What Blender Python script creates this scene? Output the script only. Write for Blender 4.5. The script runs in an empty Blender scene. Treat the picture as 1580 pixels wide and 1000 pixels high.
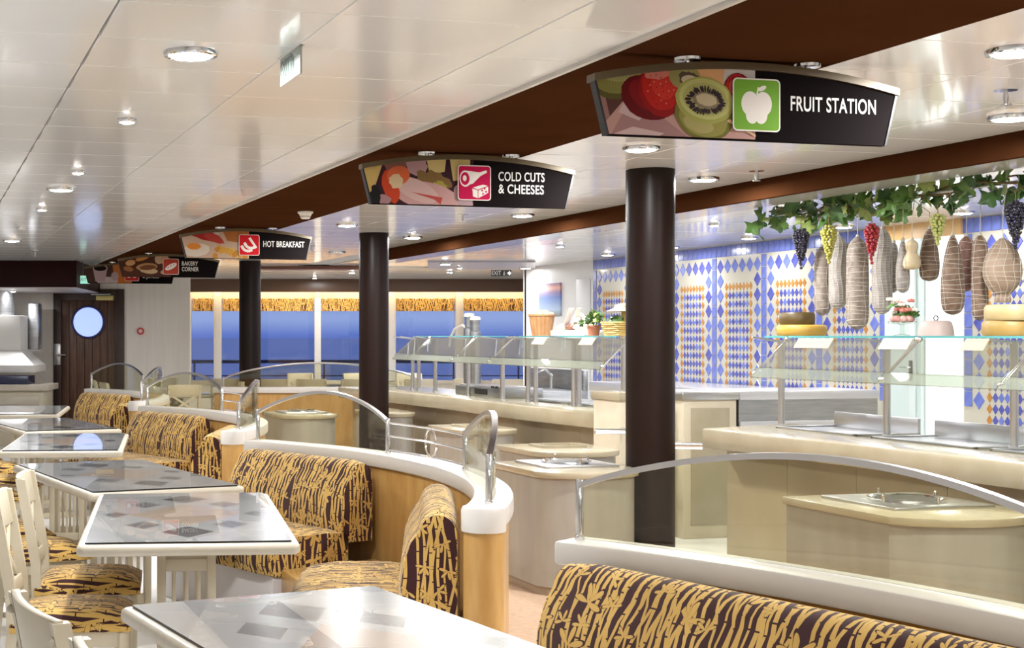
import bpy, bmesh, math, random
from mathutils import Vector, Matrix
random.seed(7)
SC = bpy.context.scene
COL = SC.collection
PI = math.pi

# ------------------------------------------------------------------ camera
F, CX, CY = 2150.0, 430.0, 518.0              # focal length and principal point of the photograph, in its pixels
YAW = math.atan(552 / F)
SA, CA = math.sin(YAW), math.cos(YAW)
EYE, CEIL = 1.5, 2.5
cam_data = bpy.data.cameras.new('camera')
cam_data.sensor_width = 36
cam_data.lens = F / 1580 * 36
cam_data.shift_x = (790 - CX) / 1580
cam_data.shift_y = (CY - 500) / 1580
cam_data.clip_end = 20000
cam = bpy.data.objects.new('camera', cam_data)
COL.objects.link(cam)
cam.location = (0, 0, EYE)
cam.rotation_euler = (PI / 2, 0, -YAW)
SC.camera = cam

# ------------------------------------------------------------------ world, exposure
SC.view_settings.view_transform = 'Standard'
SC.view_settings.look = 'None'
SC.view_settings.gamma = 1
SC.view_settings.use_curve_mapping = False
SC.view_settings.exposure = 0.42
SC.cycles.transparent_max_bounces = 24
world = bpy.data.worlds.new('dusk_sky')
SC.world = world
world.use_nodes = True
wn = world.node_tree
wn.nodes.clear()
w_out = wn.nodes.new('ShaderNodeOutputWorld')
w_bg = wn.nodes.new('ShaderNodeBackground')
w_tc = wn.nodes.new('ShaderNodeTexCoord')
w_sep = wn.nodes.new('ShaderNodeSeparateXYZ')
w_rmp = wn.nodes.new('ShaderNodeValToRGB')
wn.links.new(w_tc.outputs['Generated'], w_sep.inputs[0])
wn.links.new(w_sep.outputs['Z'], w_rmp.inputs[0])
wn.links.new(w_rmp.outputs[0], w_bg.inputs[0])
wn.links.new(w_bg.outputs[0], w_out.inputs[0])
e = w_rmp.color_ramp.elements
e[0].position = 0.0
e[0].color = (0.095, 0.16, 0.50, 1)
e[1].position = 0.6
e[1].color = (0.18, 0.27, 0.55, 1)
x = e.new(0.011)
x.color = (0.25, 0.345, 0.64, 1)
w_bg.inputs[1].default_value = 0.88

LAMP = 0.55                                     # one factor for every ceiling lamp

# ------------------------------------------------------------------ helpers
def P(px, py, z):
    d = (z - EYE) * F / (CY - py)
    q = (px - CX) / F
    return Vector((d * (SA + q * CA), d * (CA - q * SA), z))

def D(px, d, z=0.0):
    q = (px - CX) / F
    return Vector((d * (SA + q * CA), d * (CA - q * SA), z))

class MB:
    def __init__(s):
        s.v, s.f, s.uv, s.mi = [], [], [], []
    def add(s, verts, faces, uvs=None, mi=0):
        o = len(s.v)
        s.v += [tuple(p) for p in verts]
        for k, fc in enumerate(faces):
            s.f.append(tuple(i + o for i in fc))
            s.uv.append(uvs[k] if uvs else None)
            s.mi.append(mi)
        return s
    def box(s, x0, y0, z0, x1, y1, z1, mi=0):
        return s.add([(x0,y0,z0),(x1,y0,z0),(x1,y1,z0),(x0,y1,z0),(x0,y0,z1),(x1,y0,z1),(x1,y1,z1),(x0,y1,z1)],
                     [(0,3,2,1),(4,5,6,7),(0,1,5,4),(1,2,6,5),(2,3,7,6),(3,0,4,7)], mi=mi)
    def hexa(s, pts):
        return s.add(pts, [(0,3,2,1),(4,5,6,7),(0,1,5,4),(1,2,6,5),(2,3,7,6),(3,0,4,7)])
    def prism(s, poly, z0, z1, mi=0):
        n = len(poly)
        v = [(p[0], p[1], z0) for p in poly] + [(p[0], p[1], z1) for p in poly]
        fs = [tuple(range(n - 1, -1, -1)), tuple(range(n, 2 * n))]
        fs += [(i, (i + 1) % n, n + (i + 1) % n, n + i) for i in range(n)]
        return s.add(v, fs, mi=mi)
    def bar(s, a, b, w, t, up=(0, 0, 1)):      # straight bar of section w x t from a to b
        a, b = Vector(a), Vector(b)
        d = (b - a).normalized()
        u = Vector(up)
        if abs(d.dot(u)) > .98: u = Vector((1, 0, 0))
        r = d.cross(u).normalized(); u = r.cross(d)
        q = []
        for p in (a, b):
            q += [p - r*w/2 - u*t/2, p + r*w/2 - u*t/2, p + r*w/2 + u*t/2, p - r*w/2 + u*t/2]
        return s.add(q, [(0,1,2,3),(7,6,5,4),(0,4,5,1),(1,5,6,2),(2,6,7,3),(3,7,4,0)])
    def tube(s, pts, r, n=8, closed=False, cap=True):
        pts = [Vector(p) for p in pts]
        m = len(pts)
        rs = r if isinstance(r, (list, tuple)) else [r] * m
        v = []
        ref = None
        for i, p in enumerate(pts):
            if closed:
                t = (pts[(i + 1) % m] - pts[i - 1]).normalized()
            else:
                t = (pts[min(i + 1, m - 1)] - pts[max(i - 1, 0)]).normalized()
            if ref is None:
                ref = Vector((0, 0, 1)) if abs(t.z) < .9 else Vector((1, 0, 0))
            a = t.cross(ref).normalized(); b = a.cross(t).normalized()
            ref = b
            for k in range(n):
                an = 2 * PI * k / n
                v.append(p + (a * math.cos(an) + b * math.sin(an)) * rs[i])
        fs = []
        for i in range(m if closed else m - 1):
            j = (i + 1) % m
            for k in range(n):
                fs.append((i*n + k, j*n + k, j*n + (k+1) % n, i*n + (k+1) % n))
        if cap and not closed:
            fs.append(tuple(range(n))); fs.append(tuple(range((m-1)*n + n - 1, (m-1)*n - 1, -1)))
        return s.add(v, fs)
    def lathe(s, prof, n=24, c=(0, 0, 0), mi=0):          # prof: (radius, z), bottom to top
        v, fs = [], []
        for r, z in prof:
            for k in range(n):
                an = 2 * PI * k / n
                v.append((c[0] + r * math.cos(an), c[1] + r * math.sin(an), c[2] + z))
        for i in range(len(prof) - 1):
            for k in range(n):
                fs.append((i*n + k, i*n + (k+1) % n, (i+1)*n + (k+1) % n, (i+1)*n + k))
        fs.append(tuple(range(n - 1, -1, -1)))
        m = (len(prof) - 1) * n
        fs.append(tuple(range(m, m + n)))
        return s.add(v, fs, mi=mi)
    def sphere(s, c, r, n=8, m=6):
        prof = [(max(r * math.sin(PI * i / m), r * .02), -r * math.cos(PI * i / m)) for i in range(m + 1)]
        return s.lathe(prof, n, c)
    def mesh(s, name, mats, bevel=0, seg=2, smooth=None):
        me = bpy.data.meshes.new(name)
        me.from_pydata(s.v, [], s.f)
        if not isinstance(mats, (list, tuple)): mats = [mats]
        for m in mats: me.materials.append(m)
        for p, i in zip(me.polygons, s.mi): p.material_index = i
        if any(u is not None for u in s.uv):
            lay = me.uv_layers.new(name='UVMap')
            for p, u in zip(me.polygons, s.uv):
                if u is None: continue
                for li, w in zip(p.loop_indices, u): lay.data[li].uv = w
        bm = bmesh.new(); bm.from_mesh(me)
        if not any(u is not None for u in s.uv):
            bmesh.ops.recalc_face_normals(bm, faces=bm.faces)
        if bevel:
            ed = [ed for ed in bm.edges if len(ed.link_faces) == 2 and ed.calc_face_angle(0) > .5]
            bmesh.ops.bevel(bm, geom=ed, offset=bevel, segments=seg, profile=.5, affect='EDGES', clamp_overlap=True)
        bm.to_mesh(me); bm.free()
        if smooth is None: smooth = 40
        if smooth:
            me.polygons.foreach_set('use_smooth', [True] * len(me.polygons))
            try: me.set_sharp_from_angle(angle=math.radians(smooth))
            except Exception: pass
        me.update()
        return me
    def build(s, name, mats, parent=None, loc=None, rotz=None, **kw):
        return link(name, s.mesh(name, mats, **kw), parent, loc, rotz)

def link(name, me, parent=None, loc=None, rotz=None):
    o = bpy.data.objects.new(name, me)
    COL.objects.link(o)
    if parent is not None: o.parent = parent
    if loc is not None: o.location = loc
    if rotz is not None: o.rotation_euler = (0, 0, rotz)
    return o

def tag(o, label=None, cat=None, group=None, kind=None):
    if label: o['label'] = label
    if cat: o['category'] = cat
    if group: o['group'] = group
    if kind: o['kind'] = kind
    return o

def thing(name, label, cat, loc=(0, 0, 0), rotz=0, group=None):
    o = bpy.data.objects.new(name, None)
    o.empty_display_size = .1
    COL.objects.link(o)
    o.location = loc; o.rotation_euler = (0, 0, rotz)
    return tag(o, label, cat, group)

def struct(name, mb, mat, **kw):
    return tag(mb.build(name, mat, **kw), kind='structure')

def dup(root, loc, rotz=None, label=None, group=None):
    r = root.copy(); COL.objects.link(r)
    r.location = loc
    if rotz is not None: r.rotation_euler = (0, 0, rotz)
    if label: r['label'] = label
    if group: r['group'] = group
    for ch in list(root.children):
        c = ch.copy(); COL.objects.link(c); c.parent = r
        for g in list(ch.children):
            d = g.copy(); COL.objects.link(d); d.parent = c
    return r

# ------------------------------------------------------------------ materials
class V:                                        # a value in a node tree, with arithmetic
    def __init__(s, t, sock): s.t, s.s = t, sock
    def _op(s, op, *a):
        n = s.t.nodes.new('ShaderNodeMath'); n.operation = op
        for i, q in enumerate((s,) + a):
            if isinstance(q, V): s.t.links.new(q.s, n.inputs[i])
            else: n.inputs[i].default_value = q
        return V(s.t, n.outputs[0])
    def __add__(s, o): return s._op('ADD', o)
    def __sub__(s, o): return s._op('SUBTRACT', o)
    def __mul__(s, o): return s._op('MULTIPLY', o)
    def __truediv__(s, o): return s._op('DIVIDE', o)
    def lt(s, o): return s._op('LESS_THAN', o)
    def gt(s, o): return s._op('GREATER_THAN', o)
    def abs(s): return s._op('ABSOLUTE')
    def floor(s): return s._op('FLOOR')
    def fract(s): return s._op('FRACT')
    def max(s, o): return s._op('MAXIMUM', o)
    def min(s, o): return s._op('MINIMUM', o)
    def pow(s, o): return s._op('POWER', o)
    def sin(s): return s._op('SINE')
    def cos(s): return s._op('COSINE')
    def atan2(s, o): return s._op('ARCTAN2', o)
    def sqrt(s): return s._op('SQRT')

MATS = {}
def mat(name, color=(.8, .8, .8), rough=.5, metal=0, spec=.5, coat=0, emit=None, estr=0, trans=0, sheen=0):
    if name in MATS: return MATS[name]
    m = bpy.data.materials.new(name); m.use_nodes = True
    b = m.node_tree.nodes['Principled BSDF']
    b.inputs['Base Color'].default_value = (*color, 1)
    b.inputs['Roughness'].default_value = rough
    b.inputs['Metallic'].default_value = metal
    b.inputs['Specular IOR Level'].default_value = spec
    b.inputs['Coat Weight'].default_value = coat
    b.inputs['Coat Roughness'].default_value = .05
    b.inputs['Sheen Weight'].default_value = sheen
    b.inputs['Transmission Weight'].default_value = trans
    if emit:
        b.inputs['Emission Color'].default_value = (*emit, 1)
        b.inputs['Emission Strength'].default_value = estr
    MATS[name] = m
    return m

def parts(m):
    t = m.node_tree
    return t, t.nodes['Principled BSDF']

def vary(name, color, color2, scale, rough=.5, stretch=(1, 1, 1), bump=0, detail=4, lo=.35, hi=.65, **kw):
    """two tones mixed by object-space noise: grain, mottling"""
    if name in MATS: return MATS[name]
    m = mat(name, color, rough, **kw)
    t, b = parts(m)
    tc = t.nodes.new('ShaderNodeTexCoord'); mp = t.nodes.new('ShaderNodeMapping')
    mp.inputs['Scale'].default_value = stretch
    nz = t.nodes.new('ShaderNodeTexNoise'); nz.inputs['Scale'].default_value = scale; nz.inputs['Detail'].default_value = detail
    rp = t.nodes.new('ShaderNodeValToRGB')
    rp.color_ramp.elements[0].color = (*color, 1); rp.color_ramp.elements[1].color = (*color2, 1)
    rp.color_ramp.elements[0].position = lo; rp.color_ramp.elements[1].position = hi
    t.links.new(tc.outputs['Object'], mp.inputs[0]); t.links.new(mp.outputs[0], nz.inputs[0])
    t.links.new(nz.outputs[0], rp.inputs[0]); t.links.new(rp.outputs[0], b.inputs['Base Color'])
    if bump:
        bp = t.nodes.new('ShaderNodeBump'); bp.inputs['Strength'].default_value = bump; bp.inputs['Distance'].default_value = .01
        t.links.new(nz.outputs[0], bp.inputs['Height']); t.links.new(bp.outputs[0], b.inputs['Normal'])
    return m

def thin_glass(name, tint=(.93, .97, .95), refl=1.0, frost=0.0):
    if name in MATS: return MATS[name]
    m = bpy.data.materials.new(name); m.use_nodes = True
    t = m.node_tree; t.nodes.clear()
    out = t.nodes.new('ShaderNodeOutputMaterial'); mx = t.nodes.new('ShaderNodeMixShader')
    tr = t.nodes.new('ShaderNodeBsdfTransparent'); gl = t.nodes.new('ShaderNodeBsdfGlossy')
    lw = t.nodes.new('ShaderNodeLayerWeight'); lw.inputs['Blend'].default_value = .5
    fr = t.nodes.new('ShaderNodeMapRange'); fr.interpolation_type = 'SMOOTHERSTEP'
    fr.inputs['From Min'].default_value = .35; fr.inputs['To Min'].default_value = .05; fr.inputs['To Max'].default_value = .7
    t.links.new(lw.outputs['Facing'], fr.inputs['Value'])
    tr.inputs[0].default_value = (*tint, 1); gl.inputs['Roughness'].default_value = .02
    ml = t.nodes.new('ShaderNodeMath'); ml.operation = 'MULTIPLY'; ml.inputs[1].default_value = refl
    t.links.new(fr.outputs[0], ml.inputs[0]); t.links.new(ml.outputs[0], mx.inputs[0])
    t.links.new(tr.outputs[0], mx.inputs[1]); t.links.new(gl.outputs[0], mx.inputs[2])
    last = mx
    if frost:
        df = t.nodes.new('ShaderNodeBsdfDiffuse'); df.inputs[0].default_value = (.26, .275, .225, 1)
        m2 = t.nodes.new('ShaderNodeMixShader'); m2.inputs[0].default_value = frost
        t.links.new(mx.outputs[0], m2.inputs[1]); t.links.new(df.outputs[0], m2.inputs[2]); last = m2
    t.links.new(last.outputs[0], out.inputs[0])
    MATS[name] = m
    return m

def bamboo(name, scale=1.0, base=(.045, .013, .014), gold=(.62, .40, .11)):
    """woven print: gold bamboo canes and leaf fans on dark brown; UV in metres, canes along v"""
    m = mat(name, base, .85, sheen=.2, spec=.2)
    t, b = parts(m)
    uvn = t.nodes.new('ShaderNodeUVMap')
    sp = t.nodes.new('ShaderNodeSeparateXYZ'); t.links.new(uvn.outputs[0], sp.inputs[0])
    u, v = V(t, sp.outputs[0]) * scale, V(t, sp.outputs[1]) * scale
    def white(val):
        n = t.nodes.new('ShaderNodeTexWhiteNoise'); n.noise_dimensions = '1D'
        t.links.new(val.s, n.inputs['W']); return V(t, n.outputs['Value'])
    def vec(a, c):
        n = t.nodes.new('ShaderNodeCombineXYZ')
        t.links.new(a.s, n.inputs[0]); t.links.new(c.s, n.inputs[1]); return n.outputs[0]
    def noise(a, c, sc):
        n = t.nodes.new('ShaderNodeTexNoise'); n.inputs['Scale'].default_value = sc; n.inputs['Detail'].default_value = 1
        t.links.new(vec(a, c), n.inputs[0]); return V(t, n.outputs[0])
    mask = None
    for freq, slope, wid, prob, seed in ((38, .05, .20, .20, 3.3), (33, -.16, .15, .40, 17.7), (24, .24, .11, .55, 41.2)):
        w = (noise(u + seed, v, 4) - .5) * .045
        s = (u + v * slope + w) * freq + seed
        cell = s.floor(); fr = s - cell
        rnd = white(cell + seed)
        ln = (fr - .5).abs().lt((rnd + .45) * wid)
        ln = ln * rnd.gt(prob)
        joint = (v * 9 + rnd * 7).fract().gt(.045)
        ln = ln * joint
        mask = ln if mask is None else mask.max(ln)
    for sc, seed, R, keep in ((7.5, 0.0, .46, .45), (12.0, 5.3, .42, .60)):
        vo = t.nodes.new('ShaderNodeTexVoronoi'); vo.voronoi_dimensions = '2D'; vo.inputs['Scale'].default_value = 1; vo.inputs['Randomness'].default_value = .8
        us, vs = u * sc + seed, v * sc + seed
        t.links.new(vec(us, vs), vo.inputs['Vector'])
        s2 = t.nodes.new('ShaderNodeSeparateXYZ'); t.links.new(vo.outputs['Position'], s2.inputs[0])
        s3 = t.nodes.new('ShaderNodeSeparateXYZ'); t.links.new(vo.outputs['Color'], s3.inputs[0])
        dx, dy = us - V(t, s2.outputs[0]), vs - V(t, s2.outputs[1])
        r = V(t, vo.outputs['Distance'])
        th = dy.atan2(dx) + (V(t, s3.outputs[0]) - .5) * 2.0
        pet = (th * 3.0).cos().abs().pow(1.9) * .92 + .08
        fan = th.sin().lt(.45)
        lf = r.lt(pet * R) * fan * V(t, s3.outputs[1]).gt(keep)
        rim = r.lt(pet * R * 1.18) * fan * V(t, s3.outputs[1]).gt(keep)
        mask = (mask - rim).max(0.0).max(lf)
    mx = t.nodes.new('ShaderNodeMixRGB'); t.links.new(mask.s, mx.inputs[0])
    mx.inputs[1].default_value = (*base, 1)
    tone = t.nodes.new('ShaderNodeMixRGB'); t.links.new(noise(u, v, 6).s, tone.inputs[0])
    tone.inputs[1].default_value = (gold[0]*.8, gold[1]*.74, gold[2]*.7, 1); tone.inputs[2].default_value = (min(gold[0]*1.2, 1), gold[1]*1.22, gold[2]*1.3, 1)
    t.links.new(tone.outputs[0], mx.inputs[2])
    t.links.new(mx.outputs[0], b.inputs['Base Color'])
    return m

M_white = mat('white_ceiling_enamel', (.90, .895, .88), .14, spec=.5, coat=.30)
M_cgap = mat('ceiling_joint', (.55, .53, .50), .5)
M_brown = vary('brown_beam_laminate', (.060, .022, .009), (.052, .019, .0075), 3, .6, spec=0)
M_col = mat('column_brown_lacquer', (.012, .005, .0035), .38, spec=.2)
M_bsteel = mat('satin_steel', (.62, .62, .64), .28, 1)
M_steel = vary('brushed_steel', (.40, .41, .43), (.52, .53, .55), 4, .33, stretch=(1, 1, 14), metal=1)
M_chrome = mat('chrome', (.82, .83, .86), .07, 1)
M_cream = vary('cream_paint', (.56, .49, .36), (.61, .54, .41), 5, .42)
M_lwood = vary('cream_edge_wood', (.53, .475, .38), (.58, .525, .43), 6, .32, stretch=(1, 8, 1))
M_counter = vary('cream_counter', (.35, .30, .20), (.385, .335, .235), 6, .2, coat=.25)
M_cbase = vary('cream_base_panel', (.34, .275, .18), (.37, .305, .20), 4, .45)
M_kiosk = vary('pale_laminate', (.295, .275, .24), (.335, .315, .275), 3, .35, stretch=(3, 3, .6))
M_honey = vary('honey_veneer', (.44, .235, .065), (.54, .32, .105), 5, .35, stretch=(3, 3, .7), coat=.2)
M_ledge = mat('white_ledge', (.64, .61, .57), .30, coat=.1)
M_lilac = mat('pale_plinth', (.72, .69, .70), .5)
M_black = mat('black_trim', (.012, .010, .009), .35)
M_wall = vary('cream_wall', (.74, .69, .62), (.79, .74, .67), 2, .5, stretch=(9, 9, .4))
M_wwall = mat('white_wall', (.78, .77, .76), .5)
M_dwood = vary('dark_door_wood', (.055, .020, .009), (.105, .043, .019), 5, .45, stretch=(9, 9, .55))
M_dframe = mat('dark_frame', (.035, .015, .010), .4)
M_maroon = mat('maroon_bulkhead', (.020, .004, .004), .45, spec=.1)
M_floor = vary('pale_floor_stone', (.80, .795, .785), (.85, .845, .835), 3, .35)
M_tan = vary('tan_carpet', (.46, .31, .20), (.52, .36, .25), 30, .9)
M_grout = mat('tile_cream', (.56, .53, .44), .25, coat=.3)
M_blue = vary('tile_blue', (.13, .17, .52), (.17, .22, .60), 9, .2, coat=.3)
M_blue2 = vary('tile_blue_violet', (.075, .085, .36), (.11, .125, .46), 9, .2, coat=.3)
M_orange = vary('tile_orange', (.46, .19, .035), (.54, .27, .08), 9, .22, coat=.4)
M_glass = thin_glass('clear_glass')
M_screen = thin_glass('screen_glass', (.90, .90, .81), .7)
M_wglass = thin_glass('window_glass', (.97, .98, 1), .8)
M_gedge = mat('glass_edge', (.10, .34, .34), .1, coat=.5)
M_frost = thin_glass('frosted_glass', (.8, .84, .78), 1, .40)
M_smoke = thin_glass('sneeze_glass', (.93, .95, .91), 1.0, .03)
M_fab = bamboo('bamboo_fabric')
M_lamp = mat('lamp_diffuser', (1, 1, 1), .4, emit=(1.0, .95, .86), estr=40)
M_pin = mat('pin_spot_glow', (1, 1, 1), .4, emit=(1.0, .97, .92), estr=60)
M_plastic = mat('white_plastic', (.82, .80, .76), .4)

def table_print():
    m = mat('table_print_under_glass', (.55, .56, .55), .04, spec=.8, coat=1.0)
    t, b = parts(m); b.inputs['Coat Roughness'].default_value = .004; b.inputs['Roughness'].default_value = .25
    tc = t.nodes.new('ShaderNodeTexCoord'); sp = t.nodes.new('ShaderNodeSeparateXYZ')
    t.links.new(tc.outputs['Object'], sp.inputs[0])
    X, Y = V(t, sp.outputs[0]), V(t, sp.outputs[1])
    def mixc(prev, mask, c):
        n = t.nodes.new('ShaderNodeMixRGB'); t.links.new(mask.s, n.inputs[0])
        if isinstance(prev, tuple): n.inputs[1].default_value = (*prev, 1)
        else: t.links.new(prev, n.inputs[1])
        n.inputs[2].default_value = (*c, 1)
        return n.outputs[0]
    def dia(cx, cy, a, c): return ((X - cx).abs() / a + (Y - cy).abs() / c).lt(1.0)
    nz = t.nodes.new('ShaderNodeTexNoise'); nz.inputs['Scale'].default_value = 5; t.links.new(tc.outputs['Object'], nz.inputs[0])
    col = mixc((.38, .39, .385), V(t, nz.outputs[0]).gt(.52), (.42, .42, .405))
    col = mixc(col, (X.abs() / .40 + Y.abs() / .80).gt(1.32), (.30, .315, .32))
    col = mixc(col, dia(0, 0, .24, .34), (.44, .34, .26))
    for cy in (-.52, .52):
        col = mixc(col, dia(0, cy, .10, .15), (.10, .105, .11))
        for cx in (-.17, .17): col = mixc(col, dia(cx, cy * .62, .07, .11), (.15, .155, .16))
    for cx in (-.29, .29): col = mixc(col, dia(cx, 0, .055, .09), (.12, .125, .13))
    t.links.new(col, b.inputs['Base Color'])
    return m
M_ttop = table_print()

# ------------------------------------------------------------------ room shell
LW, BK, RW = -3.6, -4.0, 8.6                    # left wall, wall behind, tile wall
WD = 25.0                                       # depth of the window wall along the camera axis
struct('floor', MB().box(LW, BK, -.1, 14, 28, 0), M_floor)
tag(MB().box(2.72, -3, 0, 4.6, 16.5, .006).build('floor_runner', M_tan), kind='structure')
tag(MB().box(LW, BK, CEIL + .018, 14, 28, CEIL + .1).build('ceiling', M_cgap), kind='structure')
ceiling = bpy.data.objects['ceiling']
struct('wall_left', MB().box(LW - .1, BK, 0, LW, 22, CEIL + .02), M_wall)
struct('wall_behind', MB().box(LW - .1, BK - .1, 0, RW + .1, BK, CEIL + .02), M_wall)

# ceiling panels: each a thin enamelled tray below the dark joints
panel_cache = {}
def panel_mesh(w, l):
    k = (round(w, 3), round(l, 3))
    if k not in panel_cache:
        panel_cache[k] = MB().box(0, 0, 0, w, l, .018).mesh('ceiling_panel', M_white, bevel=.0025, seg=1)
    return panel_cache[k]
rest = MB()
n_pan = 0
def in_view(x, y):
    d = x * SA + y * CA
    if d < 1: return False
    px = CX + F * (x * CA - y * SA) / d
    py = CY - F * (CEIL - EYE) / d
    return -60 < px < 1640 and -40 < py < 1000 and d < 21
def strips(xs, y0, y1, dl, jx=.007):
    global n_pan
    for a, b in zip(xs[:-1], xs[1:]):
        n = int(round((y1 - y0) / dl))
        for i in range(n):
            ya, yb = y0 + i * dl, y0 + (i + 1) * dl
            vis = any(in_view(X_, Y_) for X_ in (a, (a+b)/2, b) for Y_ in (ya, yb))
            if vis and n_pan < 300 and yb < 18.6:
                link('ceiling_panel', panel_mesh(b - a - jx, dl - .0045), ceiling, (a + jx/2, ya + .002, CEIL)); n_pan += 1
            else:
                rest.box(a + jx/2, ya + .002, CEIL, b - jx/2, yb - .0025, CEIL + .018)
xl = [-3.56, -2.87, -2.18, -1.494, -.805, -.115, .574, 1.262, 1.952, 2.335]
strips(xl, 2.62, 18.94, .51)
strips([3.235, 3.89, 4.55, 5.2], 3.0, 19.32, .51)
strips([5.63, 6.62, 7.61, 8.6], 5.0, 19.0, 1.0)
for i in range(len(xl) - 1):
    rest.box(xl[i] + .004, -4, CEIL, xl[i+1] - .004, 2.6, CEIL + .018); rest.box(xl[i] + .004, 18.96, CEIL, xl[i+1] - .004, 24.5, CEIL + .018)
rest.box(3.24, -4, CEIL, 5.2, 2.98, CEIL + .018); rest.box(5.63, -4, CEIL, 8.6, 4.98, CEIL + .018)
for k in range(8):
    rest.box(2.345, 19.4 + k * .75, CEIL, 12.5, 20.14 + k * .75, CEIL + .018)
tag(rest.build('far_ceiling_panels', M_white, ceiling), kind='stuff')

for xj in (1.262, 1.952):
    MB().box(xj - .006, -4, CEIL - .004, xj + .006, 24.4, CEIL + .017).build('joint_bar', M_white, ceiling)
# brown beams under the ceiling
tag(MB().box(2.345, -4, CEIL - .012, 3.225, 19.3, CEIL + .02).build('trim_1', M_brown, bevel=.003), kind='structure')
tag(MB().box(2.325, -4, CEIL - .016, 2.345, 19.3, CEIL + .01).build('trim_2', M_ledge), kind='structure')
b2 = tag(MB().box(5.21, -4, 2.375, 5.25, 16.2, CEIL + .02).build('trim_3', M_brown, bevel=.003), kind='structure')
tag(MB().box(5.25, -4, 2.385, 5.62, 16.2, CEIL + .02).build('trim_4', mat('pale_soffit', (.66, .63, .62), .15, coat=.3)), kind='structure')
# thin brown fins across the far ceiling
fin = MB()
q = [D(395, 20.0), D(556, 20.0), D(556, 20.35), D(395, 20.35)]
fin.prism([(p.x, p.y) for p in q], CEIL - .045, CEIL)
tag(fin.build('trim_5', mat('rust_fin', (.22, .09, .055), .4)), kind='structure')
q = [D(660, 18.6), D(826, 18.6), D(826, 20.6), D(660, 20.6)]
tag(MB().prism([(p.x, p.y) for p in q], CEIL - .02, CEIL).build('trim_6', mat('grey_soffit', (.45, .42, .44), .3)), kind='structure')

# ------------------------------------------------------------------ right wall with harlequin tiles
struct('wall_right', MB().box(RW, BK, 0, RW + .1, 18.95, CEIL + .02), M_wwall)
q = [D(828, WD - .02), D(1010, WD - .02), (RW + .1, 18.95)]
wt = tag(MB().box(RW - .02, 5.5, 0, RW, 16.75, CEIL).build('wall_tiling', M_grout), kind='structure')
def tile_box(w, h, m_, nm): return MB().box(-.008, -w/2, -h/2, 0, w/2, h/2).mesh(nm, m_, bevel=.003, seg=1)
def tile_dia(w, h, m_, nm):
    return MB().add([(0,-w/2,0),(0,0,-h/2),(0,w/2,0),(0,0,h/2),(-.006,-w/2*.93,0),(-.006,0,-h/2*.93),(-.006,w/2*.93,0),(-.006,0,h/2*.93)],
                    [(0,1,2,3),(4,7,6,5),(0,4,5,1),(1,5,6,2),(2,6,7,3),(3,7,4,0)]).mesh(nm, m_, smooth=0)
TX = RW - .02
tb = tile_box(.092, .122, M_blue, 'border_tile'); tp = tile_box(.088, .126, M_blue, 'pilaster_tile')
dbig = [tile_dia(.128, .158, M_blue, 'diamond_tile'), tile_dia(.128, .158, M_blue2, 'diamond_tile')]
y = 16.70
while y > 7.6:
    link('border_tile', tb, wt, (TX, y, 2.43)); y -= .098
pil = [16.70, 15.72, 14.78, 13.855, 12.91, 11.98, 11.04, 9.96, 9.02, 8.08]
nb = 0
small = {0: MB(), 1: MB(), 2: MB()}
rows_small = [2.033 - .095 * i for i in range(14)]
for py_ in pil:
    for k in range(11):
        link('pilaster_tile', tp, wt, (TX, py_, 2.295 - k * .133))
for a, b in zip(pil[:-1], pil[1:]):
    if abs(a - 11.04) < .01: continue           # the doorway
    w = (a - b - .10); n = 6; dw = w / n; yc = [a - .05 - dw * (i + .5) for i in range(n)]
    sc_ = dw / .140
    for k in range(9):
        z = 2.262 - k * .163
        for i in range(n):
            if k == 0 or i in (0, n - 1):
                o = link('diamond_tile', random.choice(dbig), wt, (TX, yc[i], z)); nb += 1
                o.scale = (1, sc_, 1)
    y0, y1 = yc[0] - dw * .62, yc[-1] + dw * .62
    cols = 8; dy = (y0 - y1) / cols
    for r_, z in enumerate(rows_small):
        for c_ in range(cols):
            yy = y0 - dy * (c_ + .5)
            edge = c_ in (0, cols - 1) or r_ == 0
            hw, hh = dy * .46, .043
            v = [(TX-.004, yy-hw, z), (TX-.004, yy, z-hh), (TX-.004, yy+hw, z), (TX-.004, yy, z+hh),
                 (TX, yy-hw, z), (TX, yy, z-hh), (TX, yy+hw, z), (TX, yy, z+hh)]
            k = 0 if edge else random.choice((1, 1, 2))
            small[k].add(v, [(0,3,2,1),(0,1,5,4),(1,2,6,5),(2,3,7,6),(3,0,4,7)])
for k, m_ in ((0, M_orange), (1, M_blue2), (2, M_blue)):
    tag(small[k].build('small_diamond_tiles', m_, wt, smooth=0), kind='stuff')

# doorway in the tile wall: wooden head, glazed leaf, lit pass-through behind
dj = tag(MB().box(RW - .05, 10.02, 2.36, RW - .005, 10.98, CEIL).build('trim_7', vary('ochre_head', (.62, .36, .12), (.70, .43, .17), 3, .4)), kind='structure')
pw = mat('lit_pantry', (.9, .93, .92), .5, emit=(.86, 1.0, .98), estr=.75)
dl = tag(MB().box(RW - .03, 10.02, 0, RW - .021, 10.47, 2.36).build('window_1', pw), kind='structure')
door = tag(MB().box(RW - .06, 10.49, 0, RW - .021, 10.97, 2.36).build('door_1', mat('pale_green_door', (.62, .72, .70), .3)), kind='structure')
MB().box(RW - .085, 10.55, .1, RW - .06, 10.62, 2.3).build('door_stile', mat('pale_jamb', (.72, .80, .78), .2), door, bevel=.004)
hd = MB().box(RW - .10, 10.565, 1.10, RW - .085, 10.60, 1.28).build('lock_plate', M_black, door, bevel=.003)
MB().tube([(RW - .10, 10.58, 1.22), (RW - .13, 10.58, 1.22), (RW - .13, 10.68, 1.22)], .008).build('door_handle', M_chrome, hd)

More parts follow.
